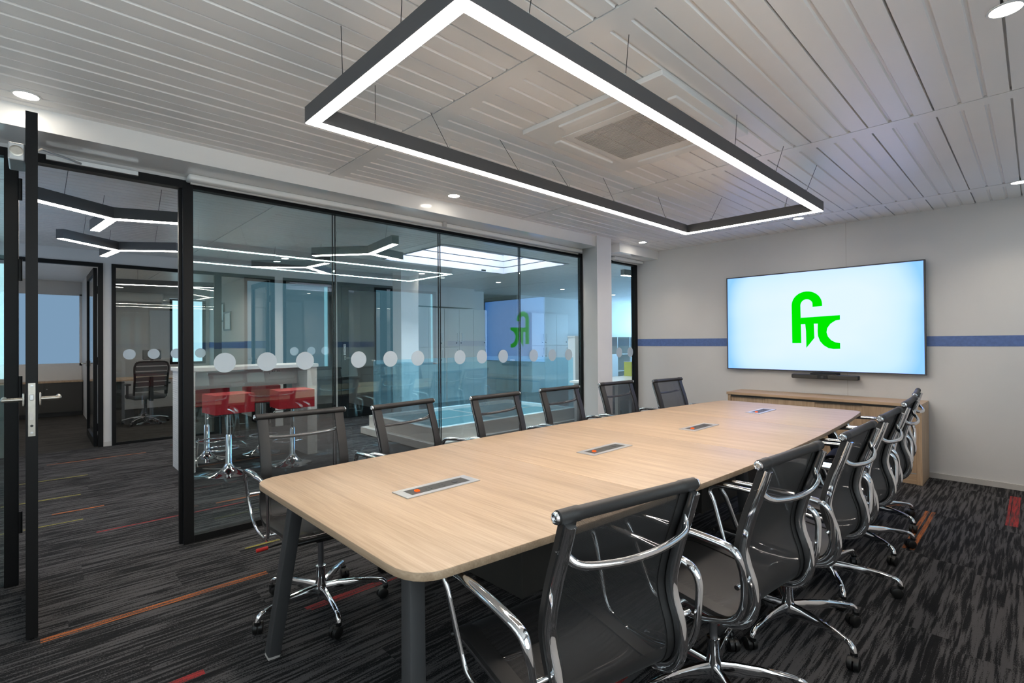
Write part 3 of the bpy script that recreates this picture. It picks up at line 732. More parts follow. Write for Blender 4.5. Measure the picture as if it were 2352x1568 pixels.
    bm = bmesh.new(); lathe(bm, [(.014, .19), (.014, .37)], (0, 0, 0), 16); finish('gas_lift', bm, M['gas'], t, smooth=50)
    bm = bmesh.new(); lathe(bm, [(.018, .045), (.018, .075), (.030, .078), (.027, .12), (.0225, .14), (.0225, .20), (.0245, .203), (.0245, .208), (.016, .21)], (0, 0, 0), 20); finish('hub', bm, M['chrome'], t, smooth=40)
    for k in range(5):
        a = 2*PI*k/5 + .3; ca, sa = math.cos(a), math.sin(a)
        bm = bmesh.new()
        # tapering deep blade from the hub, then the elbow down to the caster
        path = [(.018, .118, .030), (.08, .121, .024), (.16, .119, .018), (.24, .112, .0135), (.285, .104, .011)]
        rings = []
        for (rr, z, h) in path:
            w = .010 + .004*(1-rr/.3)
            ring = []
            for (u, v) in ((-w*.45, h), (w*.45, h), (w, h*.55), (w*.7, -h), (-w*.7, -h), (-w, h*.55)):
                ring.append(bm.verts.new((rr*ca - u*sa, rr*sa + u*ca, z - h + v)))
            rings.append(ring)
        for A, Bq in zip(rings, rings[1:]):
            for j in range(6): bm.faces.new((A[j], A[(j+1) % 6], Bq[(j+1) % 6], Bq[j]))
        bm.faces.new(rings[0][::-1]); bm.faces.new(rings[-1])
        sweep(bm, smoothpath([(.27*ca, .27*sa, .094), (.295*ca, .295*sa, .092), (.311*ca, .311*sa, .080), (.318*ca, .318*sa, .062)], 3), circ(.0115, 10), scales=[.85]*3 + [1.0]*3 + [1.15]*4)
        l = finish('base_leg', bm, M['chrome'], t, smooth=45)
        th = (0.6, 2.2, 4.0, 5.1, 1.1)[k]; cx, cy = .318*ca, .318*sa
        ct, st = math.cos(th), math.sin(th)
        bm = bmesh.new()
        lathe(bm, [(.012, .048), (.014, .052), (.014, .064), (.006, .066)], (cx, cy, 0), 12)
        ox, oy = cx - .018*ct, cy - .018*st
        for s in (-1, 1):
            rings = []
            for (r, d) in ((.012, .003), (.0265, .003), (.0275, .008), (.0255, .020), (.018, .023), (.006, .0235)):
                ring = []
                for i in range(16):
                    q = 2*PI*i/16; u = r*math.cos(q); z = .0275 + r*math.sin(q)
                    ring.append(bm.verts.new((ox + u*ct - s*d*st, oy + u*st + s*d*ct, z)))
                rings.append(ring)
            for A, Bq in zip(rings, rings[1:]):
                for i in range(16): bm.faces.new((A[i], A[(i+1) % 16], Bq[(i+1) % 16], Bq[i]))
            bm.faces.new(rings[0][::-1]); bm.faces.new(rings[-1])
        sweep(bm, [(cx + .006*ct, cy + .006*st, .050), (ox, oy, .050), (ox - .016*ct, oy - .016*st, .040)], rrect(.010, .012, .003, 2))
        finish('caster', bm, M['plastic'], l, smooth=40)
    return t
chair0 = make_chair()
# hub position and heading of every chair
LEFT = [(-2.515, 1.05, -4), (-2.451, 1.713, 6.9), (-2.379, 2.395, 2.1), (-2.403, 3.106, -.4), (-2.368, 3.831, -3.8), (-2.20, 4.445, -5.0)]
RIGHT = [(-.967, 1.108, 169.5), (-.858, 1.863, 175), (-.811, 2.533, 178.6), (-.81, 3.173, 179.6), (-.831, 3.884, 181.6), (-.882, 4.523, 185.2)]
LL = ['mesh chair with a red tilt lever at the door end of the glass-wall side', 'second black mesh chair from the door end, along the glass wall', 'third black mesh chair from the door end, along the glass wall', 'fourth black mesh chair from the door end, along the glass wall', 'black mesh chair in front of the white column, beside the narrow glass panel', 'last black mesh chair by the glass side, in the corner by the sideboard']
RL = ['large nearest black mesh chair seen from behind at the table corner', 'second nearest chair on the side away from the glass wall, chrome base showing', 'third chair from the near end on the side away from the glass wall', 'fourth chair from the near end on the side away from the glass wall', 'fifth chair from the near end on the side away from the glass wall', 'farthest chair on the side away from the glass wall, before the sideboard']
# world heading of one arm of each star base (they swivel freely)
STAR = [63, 20, 40, 54, 39, 3, 12, 30, 47, 8, 30, 45]
cL = []
for i, ((x, y, dg), lb) in enumerate(zip(LEFT + RIGHT, LL + RL)):
    rz = math.radians(dg)
    if i == 0:
        chair0.location = (x, y, 0); chair0.rotation_euler = (0, 0, rz); chair0['label'] = lb; o = chair0
    else: o = dup(chair0, (x, y, 0), rz, lb)
    for ch in o.children:
        if ch.name.startswith('base_leg'): ch.rotation_euler = (0, 0, math.radians(STAR[i]) - rz - .3)
    cL.append(o)
# red-tipped lever on the first chair
lv = finish('tilt_lever', tube([(.02, .05, .385), (.03, -.20, .375), (.03, -.262, .372)], .005, 8), M['plastic'], cL[0], smooth=60)
finish('lever_tip', tube([(.03, -.255, .372), (.031, -.305, .370)], .0085, 10), M['redplastic'], lv, smooth=60)

# ================================================================== SCREEN WALL
# sideboard
cx0, cx1, cy0, cy1, ch_ = -2.47, -.72, 5.80, 6.205, .735
t = thing('sideboard', 'long low oak sideboard with sliding doors under the wall screen', 'sideboard', ((cx0+cx1)/2, 6.0, 0))
part('worktop', B((cx0-.01, cx1, cy0-.015, cy1, ch_-.028, ch_)), M['oak_h'], t, bevel=.002)
part('side_panel', B((cx0, cx0+.03, cy0, cy1, .003, ch_-.028)), M['oak_v'], t)
part('side_panel', B((cx1-.045, cx1-.002, cy0-.012, cy1, .003, ch_-.028)), M['oak_v'], t)
part('carcass', B((cx0+.03, cx1-.045, cy0+.06, cy1, .003, ch_-.028)), M['oak_v'], t)
part('plinth', B((cx0+.03, cx1-.045, cy0+.005, cy0+.06, .003, .095)), M['oak_h'], t)
part('lower_track', B((cx0+.03, cx1-.045, cy0+.004, cy0+.06, .095, .103)), M['alu'], t)
part('upper_track', B((cx0+.03, cx1-.045, cy0+.008, cy0+.06, ch_-.05, ch_-.028)), M['char'], t)
xs = [cx0+.03, -2.055, -1.597, -1.167, cx1-.045]
for i, (a, b) in enumerate(zip(xs, xs[1:])):
    off = .012 if i % 2 else .032
    d = part('door', B((a-.012 if i else a, b+.012 if i < 3 else b, cy0+off, cy0+off+.018, .103, ch_-.05)), M['oak_v'], t, bevel=.001)
    hx = a+.03 if i % 2 else b-.04
    part('finger_pull', B((hx, hx+.012, cy0+off-.0015, cy0+off, .34, .46)), M['char'], d)

# wall screen with logo
t = thing('wall_screen', 'large wall-mounted screen showing a green monogram on pale blue', 'screen', (-1.66, BY, 1.53))
sx0, sx1, sz0, sz1 = -2.617, -.724, .978, 2.086
part('casing', B((sx0, sx1, BY-.075, BY-.045, sz0, sz1)), M['dark'], t, bevel=.003)
part('bezel', B((sx0, sx0+.012, BY-.082, BY-.075, sz0, sz1), (sx1-.014, sx1, BY-.082, BY-.075, sz0, sz1), (sx0+.012, sx1-.014, BY-.082, BY-.075, sz1-.012, sz1), (sx0+.012, sx1-.014, BY-.082, BY-.075, sz0, sz0+.012)), M['dark'], t)
pn = part('panel', B((sx0+.012, sx1-.014, BY-.079, BY-.0751, sz0+.012, sz1-.012)), M['screen'], t)
part('wall_mount', B((-1.95, -1.35, BY-.045, BY-.001, 1.25, 1.80)), M['plastic'], t)
def arc(cx, cz, r, a0, a1, n, rz=None):
    rz = r if rz is None else rz
    return [(cx + r*math.cos(math.radians(a0 + (a1-a0)*i/n)), cz + rz*math.sin(math.radians(a0 + (a1-a0)*i/n))) for i in range(n+1)]
LY = BY-.0795
bm = bmesh.new()
# hooked stem with its crossbar
hook = [(-1.888, 1.289), (-1.796, 1.288), (-1.800, 1.500), (-1.744, 1.500), (-1.742, 1.340)]
# f: stem + arch + hook end
stem = [(-1.889, 1.289), (-1.797, 1.289), (-1.802, 1.705)] + arc(-1.741, 1.705, .061, 180, 20, 10, .066) + [(-1.683, 1.683), (-1.590, 1.690)] + arc(-1.741, 1.712, .150, 2, 180, 18, .146) + [(-1.891, 1.70)]
prism(bm, stem, LY, LY+.0004, plane='XZ')
# crossbar running into the pi legs and the curved tail
bar = [(-1.80, 1.570), (-1.427, 1.584), (-1.427, 1.535)] + [(-1.47, 1.527), (-1.515, 1.495), (-1.545, 1.450), (-1.552, 1.405), (-1.540, 1.360), (-1.510, 1.320), (-1.470, 1.297), (-1.428, 1.289), (-1.428, 1.228), (-1.49, 1.226), (-1.535, 1.235), (-1.58, 1.265), (-1.615, 1.310), (-1.634, 1.365), (-1.637, 1.42), (-1.634, 1.50), (-1.672, 1.50), (-1.668, 1.345), (-1.748, 1.236), (-1.750, 1.420), (-1.757, 1.497), (-1.80, 1.497)]
prism(bm, bar, LY, LY+.0004, plane='XZ')
lg = part('logo', bm, M['green'], pn)
# sound and camera bar under the screen
t = thing('soundbar', 'slim black conference soundbar with camera eye under the wall screen', 'soundbar', (-1.57, 6.05, .945))
part('body', B((-1.885, -1.255, 6.08, 6.15, .905, .952)), M['plastic'], t, bevel=.012, seg=3, smooth=40)
part('grille', B((-1.875, -1.63, 6.0785, 6.0805, .911, .946), (-1.53, -1.265, 6.0785, 6.0805, .911, .946)), M['char'], t)
c = part('camera', B((-1.625, -1.54, 6.076, 6.081, .908, .949)), M['plastic'], t)
bm = bmesh.new(); lathe(bm, [(.013, 6.076), (.012, 6.0735), (.006, 6.0735)], (-1.583, 0, .928), 16, 'Y'); part('lens', bm, M['gloss'] if False else M['dark'], c, smooth=40)
part('bracket', B((-1.70, -1.45, 6.09, 6.219, .952, .965), (-1.70, -1.45, 6.205, 6.219, .90, .965)), M['plastic'], t)

# ================================================================== CEILING THINGS
# rectangular suspended lamp
t = thing('pendant_lamp', 'large rectangular suspended light frame above the oak table', 'lamp', (-1.64, 2.565, 2.292))
ox0, ox1, oy0, oy1, lz0, lz1, lw = -2.197, -1.092, .856, 4.285, 2.292, 2.362, .052
def ring(bm, x0, x1, y0, y1, w, z0, z1):
    o = [(x0, y0), (x1, y0), (x1, y1), (x0, y1)]; i = [(x0+w, y0+w), (x1-w, y0+w), (x1-w, y1-w), (x0+w, y1-w)]
    V = {}
    for nm, P in (('o', o), ('i', i)):
        for z in (0, 1): V[nm, z] = [bm.verts.new((x, y, (z0, z1)[z])) for x, y in P]
    for k in range(4):
        j = (k+1) % 4
        bm.faces.new((V['o', 0][k], V['o', 0][j], V['o', 1][j], V['o', 1][k])); bm.faces.new((V['i', 0][j], V['i', 0][k], V['i', 1][k], V['i', 1][j]))
        bm.faces.new((V['o', 1][k], V['o', 1][j], V['i', 1][j], V['i', 1][k])); bm.faces.new((V['o', 0][j], V['o', 0][k], V['i', 0][k], V['i', 0][j]))
bm = bmesh.new(); ring(bm, ox0, ox1, oy0, oy1, lw, lz0, lz1); part('housing', bm, M['lamp'], t)
bm = bmesh.new(); ring(bm, ox0+.003, ox1-.003, oy0+.003, oy1-.003, lw-.006, lz0-.003, lz0+.001); part('diffuser', bm, M['led'], t)
cab = [(ox0+.026, 1.18, 0, 0), (ox0+.026, 1.62, -.06, -.08), (ox0+.026, 2.15, -.07, -.1), (ox0+.026, 2.62, -.1, -.06), (ox0+.026, 3.15, -.07, -.05), (ox0+.026, 3.9, -.05, -.04), (ox1-.026, 1.15, .01, .03), (ox1-.026, 1.70, 0, .03), (ox1-.026, 2.75, 0, .03), (ox1-.026, 3.35, .02, .1), (ox1-.026, 3.95, .06, .05), (-1.88, oy0+.026, .03, -.02), (-1.45, oy0+.026, .02, 0), (-1.95, oy1-.026, .08, .05), (-1.35, oy1-.026, .02, .06)]
for (x, y, dx, dy) in cab:
    w = part('suspension_wire', tube([(x, y, lz1), (x+dx*.5, y+dy*.5, (lz1+CZ)/2), (x+dx, y+dy, CZ)], .0016, 6), M['cable'], t)
    bm = bmesh.new(); lathe(bm, [(.0055, lz1), (.0055, lz1+.012), (.004, lz1+.016), (.003, lz1+.030)], (x, y, 0), 10); part('wire_grip', bm, M['skirt'], w, smooth=40)

def spot_lamp(parent, loc, watts, col, size=.05, ang=120, blend=.9):
    L = bpy.data.lights.new('spot', 'SPOT'); L.energy = watts; L.color = col; L.shadow_soft_size = size; L.spot_size = math.radians(ang); L.spot_blend = blend
    o = bpy.data.objects.new('spot', L); COL.objects.link(o); o.parent = parent
    off = Vector((0,0,0)); p = parent
    while p is not None: off += p.location; p = p.parent
    o.location = Vector(loc) - off
    return o
def downlight(x, y, label, group, watts=14, col=(1, .87, .70), r=.046):
    t = thing('downlight', label, 'ceiling light', (x, y, CZ), group=group)
    bm = bmesh.new(); lathe(bm, [(r+.010, CZ-.0005), (r+.009, CZ-.004), (r+.001, CZ-.005), (r, CZ-.003), (r-.001, CZ-.0005)], (x, y, 0), 28); part('trim_ring', bm, M['white'], t, smooth=40)
    bm = bmesh.new(); lathe(bm, [(r, CZ-.0035), (r*.6, CZ-.0045), (.002, CZ-.005)], (x, y, 0), 28); part('lens', bm, M['down'], t, smooth=40)
    spot_lamp(t, (x, y, CZ-.02), watts, col)
    return t
G1 = 'round downlights in the meeting room ceiling'
downlight(-.066, 2.63, 'large bright downlight at the top right corner, nearest the camera', G1)
downlight(-.082, 5.63, 'downlight at the right edge, close to the wall right of the screen', G1)
downlight(-3.415, -.027, 'bright downlight just above the open glass door', G1)
downlight(-3.365, 2.55, 'downlight beside the bulkhead, above the middle of the glass wall', G1)
downlight(-3.385, 5.50, 'downlight beside the bulkhead in the far corner by the column', G1)
downlight(-1.655, 5.61, 'downlight above the screen, past the end of the light frame', G1)

# ceiling cassette air conditioner
t = thing('air_conditioner', 'square white air conditioner cassette set in the ceiling above the table', 'air conditioner', (-1.61, 2.53, CZ))
ax0, ax1, ay0, ay1 = -2.05, -1.155, 2.055, 3.03; zc = CZ-.028
part('panel', B((ax0, ax1, ay0, ay1, zc, CZ-.001)), M['white'], t, bevel=.004)
gx0, gx1, gy0, gy1 = ax0+.185, ax1-.185, ay0+.24, ay1-.215
part('grille_frame', B((gx0-.05, gx1+.05, gy0-.05, gy1+.05, zc-.006, zc)), M['white'], t, bevel=.003)
bm = bmesh.new(); nsl = 34
for i in range(nsl):
    y = gy0 + (gy1-gy0)*(i+.5)/nsl; addbox(bm, gx0, gx1, y-.004, y+.004, zc-.0085, zc-.0055)
for k in range(1, 4):
    x = gx0 + (gx1-gx0)*k/4; addbox(bm, x-.004, x+.004, gy0, gy1, zc-.0088, zc-.0055)
part('intake_grille', bm, M['louvre'], t)
for (a, b, c, d) in ((ax0+.05, ax0+.10, ay0+.22, ay1-.22), (ax1-.10, ax1-.05, ay0+.22, ay1-.22), (ax0+.22, ax1-.22, ay0+.06, ay0+.11), (ax0+.22, ax1-.22, ay1-.11, ay1-.06)):
    part('louvre_flap', B((a, b, c, d, zc-.012, zc+.004)), M['white'], t, bevel=.005)
# ================================================================== BEYOND THE GLASS
# high table with ribbed end panels
hx0, hx1, hy0, hy1, hz = -6.50, -6.00, 1.085, 2.475, 1.085
t = thing('bar_table', 'white high table with finely ribbed end panels behind the glass', 'table', (-6.25, 1.78, 0))
part('top', B((hx0-.01, hx1+.01, hy0-.01, hy1+.01, hz-.04, hz)), M['white'], t, bevel=.003)
for (a, b) in ((hy0+.005, hy0+.12), (hy1-.12, hy1-.005)):
    bm = bmesh.new(); n = 46; zt = hz-.041
    for i in range(n):
        z0 = .004 + (zt-.004)*i/n; h = (zt-.004)/n
        addbox(bm, hx0+.01, hx1-.005, a, b, z0+h*.18, z0+h)
    addbox(bm, hx0+.016, hx1-.011, a+.006, b-.006, .002, zt)
    part('end_panel', bm, M['rib'], t)
mp_ = part('back_panel', B((hx0+.15, hx0+.168, hy0+.12, hy1-.12, .836, hz-.041)), M['white'], t)
so = part('wall_socket', B((hx0+.168, hx0+.178, 2.03, 2.17, .965, 1.035)), M['white'], t, bevel=.004)
for y in (2.065, 2.085, 2.125, 2.14):
    part('socket_hole', B((hx0+.178, hx0+.1788, y-.004, y+.004, .994, 1.006)), M['plastic'], so)

def make_stool():
    t = thing('bar_stool', 'x', 'stool', (0,0,0), group='red bar stools at the white high table')
    bm = bmesh.new(); addbox(bm, -.17, .17, -.185, .185, .635, .825); finish('seat', bm, M['red'], t, bevel=.045, seg=5, smooth=50)
    finish('seat_plate', B((-.09, .09, -.09, .09, .618, .640)), M['plastic'], t)
    bm = bmesh.new(); lathe(bm, [(.018, .36), (.018, .62)], n=18); finish('gas_lift', bm, M['chrome'], t, smooth=50)
    bm = bmesh.new(); lathe(bm, [(.205, .003), (.205, .008), (.19, .014), (.14, .026), (.09, .046), (.055, .075), (.036, .105), (.030, .12), (.028, .40), (.022, .41)], n=36); finish('base', bm, M['chrome'], t, smooth=50)
    P = [(.028 + .13 - .13*math.cos(a), .15*math.sin(a), .245) for a in [2*PI*i/28 for i in range(28)]]
    bm = bmesh.new(); sweep(bm, P, circ(.009, 10), True); finish('foot_ring', bm, M['chrome'], t, smooth=60)
    l = finish('lever', tube([(0, .03, .61), (.02, .17, .60), (.02, .19, .585)], .005, 8), M['chrome'], t, smooth=60)
    return t
s0 = make_stool(); s0.location = (-5.70, 1.435, 0); s0.rotation_euler = (0, 0, PI+.12)
s0['label'] = 'red bar stool nearest the glass and nearest the black door post'
dup(s0, (-5.68, 2.06, 0), PI-.05, 'red bar stool on the glass side, in front of the far ribbed end panel')
dup(s0, (-6.58, 1.43, 0), .1, 'red bar stool behind the high table, half hidden by the near end panel')
dup(s0, (-6.52, 2.00, 0), -.15, 'red bar stool behind the high table, between the two glass-side stools')
w = tag(finish('power_cable', tube(smoothpath([(-6.33, 1.30, .30), (-6.30, 1.28, .012), (-6.1, 1.33, .006), (-5.98, 1.45, .006), (-5.9, 1.6, .006)], 6), .005, 6), M['skirt'], None, smooth=60), 'grey cable trailing on the carpet under the white high table', 'cable')

# glass balustrade on a stepped white upstand over the lit glass floor
px0, px1, py0, py1, pz = -6.80, -5.13, 3.57, 6.35, .262
t = thing('glass_balustrade', 'glass balustrade on a stepped white upstand around a blue-lit glass floor', 'balustrade', ((px0+px1)/2, (py0+py1)/2, 0))
w = .10
part('step', B((px0-.09, px1+.09, py0-.09, py1+.09, .002, .095)), M['white'], t, bevel=.003)
part('upstand', B((px0, px0+w, py0, py1, .095, pz), (px1-w, px1, py0, py1, .095, pz), (px0+w, px1-w, py0, py0+w, .095, pz), (px0+w, px1-w, py1-w, py1, .095, pz)), M['white'], t)
part('glass_floor', B((px0+w, px1-w, py0+w, py1-w, .20, .215)), M['floorlight'], t)
part('glazing_bar', B((px0+w, px1-w, 4.93, 4.99, .215, .22), (-6.0, -5.95, py0+w, py1-w, .215, .2198)), M['alu'], t)
gz = 1.07
for bx in ((px0+.04, px0+.052, py0+.05, 4.93), (px0+.04, px0+.052, 4.96, py1-.05), (px1-.052, px1-.04, py0+.05, 4.93), (px1-.052, px1-.04, 4.96, py1-.05), (px0+.06, px1-.06, py0+.04, py0+.052), (px0+.06, px1-.06, py1-.052, py1-.04)):
    part('glass_panel', B((bx[0], bx[1], bx[2], bx[3], pz-.05, gz)), M['bglass'], t)
for (x, y) in ((px1-.05, py0+.05), (px0+.05, py0+.05), (px1-.046, 4.945)):
    part('corner_clip', B((x-.035, x+.035, y-.012, y+.012, gz-.012, gz+.004)), M['alu'], t, bevel=.002)

# white lockers
def locker(y0, y1, n, label, lower):
    t = thing('locker', label, 'locker', (-9.22, (y0+y1)/2, 0), group='white lockers along the far wall')
    part('carcass', B((LX+.005, -9.08, y0, y1, .003, 2.09)), M['white'], t)
    w = (y1-y0)/n
    for i in range(n):
        a, b = y0+i*w+.003, y0+(i+1)*w-.003
        for (z0, z1, hz_) in ((1.225, 2.075, 1.36), (.08, 1.215, .99)):
            d = part('door', B((-9.079, -9.055, a, b, z0, z1)), M['white'], t, bevel=.002)
            hy = a+.06 if i % 2 else b-.06
            part('handle', tube([(-9.055, hy, hz_), (-9.03, hy, hz_), (-9.03, hy, hz_+.165), (-9.055, hy, hz_+.165)], .005, 8), M['alu'], d)
            bm = bmesh.new(); lathe(bm, [(.012, -9.055), (.012, -9.045), (.004, -9.03)], (0, hy-.02, hz_-.05), 10, 'X'); part('key', bm, M['plastic'], d)
locker(5.33, 6.57, 3, 'bank of white lockers beside the white column', 1)
locker(6.58, 7.82, 3, 'bank of white lockers ending at the recess, left of the reflected screen', 1)
locker(9.36, 10.82, 3, 'far bank of white lockers past the recess, behind the reflected screen', 1)
# low white cupboard end beyond the balustrade
t = thing('cupboard', 'narrow white cupboard end standing beyond the glass balustrade', 'cupboard', (-5.78, 7.3, 0))
part('body', B((-5.86, -5.70, 7.0, 7.9, .003, 1.40)), M['white'], t); part('top', B((-5.87, -5.69, 6.99, 7.91, 1.40, 1.425)), M['white'], t)

# Y-shaped suspended lamps of the corridor
def ylamp(c, ends, label, z=2.30, hgt=.085):
    t = thing('branching_pendant_lamp', label, 'lamp', (c[0], c[1], z), group='three-armed suspended lamps in the corridor')
    hw = .036
    for (ex, ey) in ends:
        d = Vector((ex-c[0], ey-c[1])); L = d.length; d.normalize(); n = Vector((-d.y, d.x))
        def q(s, o, zz): return (c[0]+d.x*s+n.x*o, c[1]+d.y*s+n.y*o, zz)
        bm = bmesh.new(); V = [bm.verts.new(q(s, o, zz)) for zz in (z, z+hgt) for (s, o) in ((.0, -hw), (L, -hw), (L, hw), (.0, hw))]
        for f in ((0,3,2,1),(4,5,6,7),(0,1,5,4),(1,2,6,5),(2,3,7,6),(3,0,4,7)): bm.faces.new([V[i] for i in f])
        a = part('arm', bm, M['lamp'], t)
        bm = bmesh.new(); V = [bm.verts.new(q(s, o, zz)) for zz in (z-.003, z+.001) for (s, o) in ((.0, -hw+.006), (L-.006, -hw+.006), (L-.006, hw-.006), (.0, hw-.006))]
        for f in ((0,3,2,1),(4,5,6,7),(0,1,5,4),(1,2,6,5),(2,3,7,6),(3,0,4,7)): bm.faces.new([V[i] for i in f])
        part('diffuser', bm, M['yled'], a)
        x, y, _ = q(L*.62, 0, 0)
        part('suspension_wire', tube([(x, y, z+hgt), (x+.01, y+.02, CZ)], .0016, 6), M['cable'], a)
ylamp((-4.918, .438), ((-4.59, -.02), (-4.735, .885), (-5.522, .375)), 'three-armed lamp nearest the open door, seen through the doorway')
ylamp((-6.522, .622), ((-6.112, .168), (-6.182, 1.085), (-7.06, .55)), 'three-armed lamp farther down the doorway, nearer the office fronts')
ylamp((-5.013, 2.659), ((-5.53, 2.24), (-4.344, 2.571), (-5.151, 3.122)), 'three-armed lamp by the skylight, nearer the glass wall')
ylamp((-6.433, 2.531), ((-6.84, 2.0), (-5.927, 2.574), (-6.851, 2.993)), 'three-armed lamp over the high table, farther from the glass wall')
# straight suspended lamps
def linlamp(a, b, label, z=2.30):
    t = thing('linear_pendant_lamp', label, 'lamp', ((a[0]+b[0])/2, (a[1]+b[1])/2, z))
    d = Vector((b[0]-a[0], b[1]-a[1])).normalized(); n = Vector((-d.y, d.x))
    for nm, hw, z0, z1, mt in (('housing', .036, z, z+.085, M['lamp']), ('diffuser', .03, z-.003, z+.001, M['yled'])):
        bm = bmesh.new(); V = [bm.verts.new((p[0]+n.x*o, p[1]+n.y*o, zz)) for zz in (z0, z1) for p, o in ((a, -hw), (b, -hw), (b, hw), (a, hw))]
        for f in ((0,3,2,1),(4,5,6,7),(0,1,5,4),(1,2,6,5),(2,3,7,6),(3,0,4,7)): bm.faces.new([V[i] for i in f])
        part(nm, bm, mt, t)
    for k in (.25, .75):
        x, y = a[0]+(b[0]-a[0])*k, a[1]+(b[1]-a[1])*k
        part('suspension_wire', tube([(x, y, z+.085), (x, y, CZ)], .0016, 6), M['cable'], t)
linlamp((-10.18, .86), (-9.80, 2.3), 'straight suspended lamp in the office with the executive chair')
linlamp((-11.6, -.55), (-9.4, -.55), 'unseen straight lamp added to brighten the end office with the charcoal cabinet')  # out of view, added as fill light for this office
linlamp((-4.22, 6.30), (-4.05, 7.5), 'straight suspended lamp above the desk behind the narrow glass panel')
G2 = 'round downlights in the corridor ceiling'
for (x, y, lb) in ((-7.485, 2.626, 'corridor downlight in front of the office doors, left of the column'), (-7.573, 5.015, 'corridor downlight beside the white corridor column'), (-4.483, 4.915, 'corridor downlight close behind the last glass pane'), (-7.664, 6.94, 'corridor downlight in front of the near lockers'), (-7.72, 9.03, 'corridor downlight in front of the far lockers'), (-7.79, 11.2, 'far corridor downlight seen through the narrow glass panel')):
    downlight(x, y, lb, G2, 34)

# office seen through the glass by the open office door: desk and executive chair
t = thing('office_desk', 'oak-topped office desk behind the executive chair in the glazed office', 'desk', (-11.0, 1.4, 0))
part('desk_top', B((-11.45, -10.62, .76, 2.35, .715, .74)), M['oak_h'], t)
part('leg', B((-10.75, -10.70, .80, .86, .003, .715)), M['dark'], t); part('leg', B((-11.38, -11.33, .80, .86, .003, .715)), M['dark'], t)
part('leg', B((-10.75, -10.70, 2.25, 2.31, .003, .715)), M['dark'], t); part('leg', B((-11.38, -11.33, 2.25, 2.31, .003, .715)), M['dark'], t)
t = thing('drawer_pedestal', 'dark drawer pedestal under the office desk', 'drawers', (-11.0, 1.0, 0))
part('carcass', B((-11.25, -10.78, .87, 1.12, .003, .70)), M['char'], t)
for i in range(3): part('drawer', B((-10.778, -10.77, .875, 1.115, .04+.215*i, .24+.215*i)), M['char'], t)
t = thing('executive_chair', 'tall slatted executive chair with headrest in the glazed office', 'chair', (-10.14, 1.40, 0), 0)
Rz = Matrix.Rotation(.15, 3, 'Z')
def epart(nm, bm, mt, p, **kw):
    bmesh.ops.rotate(bm, verts=bm.verts, cent=(0,0,0), matrix=Rz); return finish(nm, bm, mt, p, **kw)
epart('seat', B((-.50, -.02, -.23, .23, .42, .50)), M['greyfab'], t, bevel=.03, seg=3, smooth=50)
bk = epart('back_frame', tube(smoothpath([(-.02, -.23, .50), (.03, -.23, .75), (.06, -.22, 1.02), (.06, 0, 1.05), (.06, .22, 1.02), (.03, .23, .75), (-.02, .23, .50)], 4), .016, 8), M['plastic'], t, smooth=60)
for i in range(6):
    z = .56 + .085*i; x = -.005 + .012*i
    epart('back_slat', B((x-.004, x+.012, -.22, .22, z, z+.066)), M['greyfab'], t, bevel=.006)
epart('headrest', B((.03, .07, -.13, .13, 1.08, 1.25)), M['greyfab'], t, bevel=.02, seg=3, smooth=50)
epart('headrest_post', B((.045, .06, -.02, .02, 1.0, 1.10)), M['plastic'], t)
for s in (-1, 1):
    epart('armrest', B((-.33, -.08, s*.28-.035, s*.28+.035, .66, .69)), M['plastic'], t, bevel=.01)
    epart('arm_post', B((-.22, -.17, s*.27-.012, s*.27+.012, .44, .66)), M['plastic'], t)
epart('spine', B((-.03, .05, -.025, .025, .40, .80)), M['plastic'], t, bevel=.008)
bm = bmesh.new(); lathe(bm, [(.03, .06), (.035, .12), (.02, .14), (.02, .42)], (-.26, 0, 0), 14); epart('column', bm, M['plastic'], t, smooth=50)
for k in range(5):
    a = 2*PI*k/5 + .35; c, s_ = math.cos(a), math.sin(a)
    l = epart('base_leg', tube([(-.26+.03*c, .03*s_, .115), (-.26+.20*c, .20*s_, .10), (-.26+.33*c, .33*s_, .068)], .016, 8), M['chrome'], t, smooth=60)
    bm = bmesh.new(); lathe(bm, [(.010, -.018+.33*s_), (.03, -.016+.33*s_), (.03, .016+.33*s_), (.010, .018+.33*s_)], (-.26+.33*c, 0, .031), 14, 'Y'); epart('caster', bm, M['plastic'], l, smooth=50)
# split air conditioner high on the office wall
t = thing('wall_air_conditioner', 'white split air conditioner high on the glazed office wall', 'air conditioner', (OX+.1, 1.57, 2.2))
part('body', B((OX+.002, OX+.20, 1.17, 1.97, 2.18, 2.40)), M['white'], t, bevel=.02, seg=3, smooth=50)
part('air_outlet', B((OX+.14, OX+.203, 1.20, 1.94, 2.185, 2.205)), M['louvre'], t)
# framed certificates on the partition
for i, (x0, x1, z0, z1, lb) in enumerate(((-12.14, -11.64, 1.83, 2.20, 'upper framed certificate on the office partition'), (-11.64, -11.14, 1.60, 1.985, 'lower framed certificate on the office partition, nearer the office door'))):
    if i == 0: z0, z1 = 1.79, 2.19
    t = thing('picture_frame', lb, 'picture', ((x0+x1)/2, 2.86, (z0+z1)/2), group='framed certificates in the glazed office')
    f = .03
    part('frame', B((x0, x0+f, 2.838, 2.859, z0, z1), (x1-f, x1, 2.838, 2.859, z0, z1), (x0+f, x1-f, 2.838, 2.859, z0, z0+f), (x0+f, x1-f, 2.838, 2.859, z1-f, z1)), M['dark'], t)
    part('sheet', B((x0+f, x1-f, 2.85, 2.859, z0+f, z1-f)), M['paper'], t)
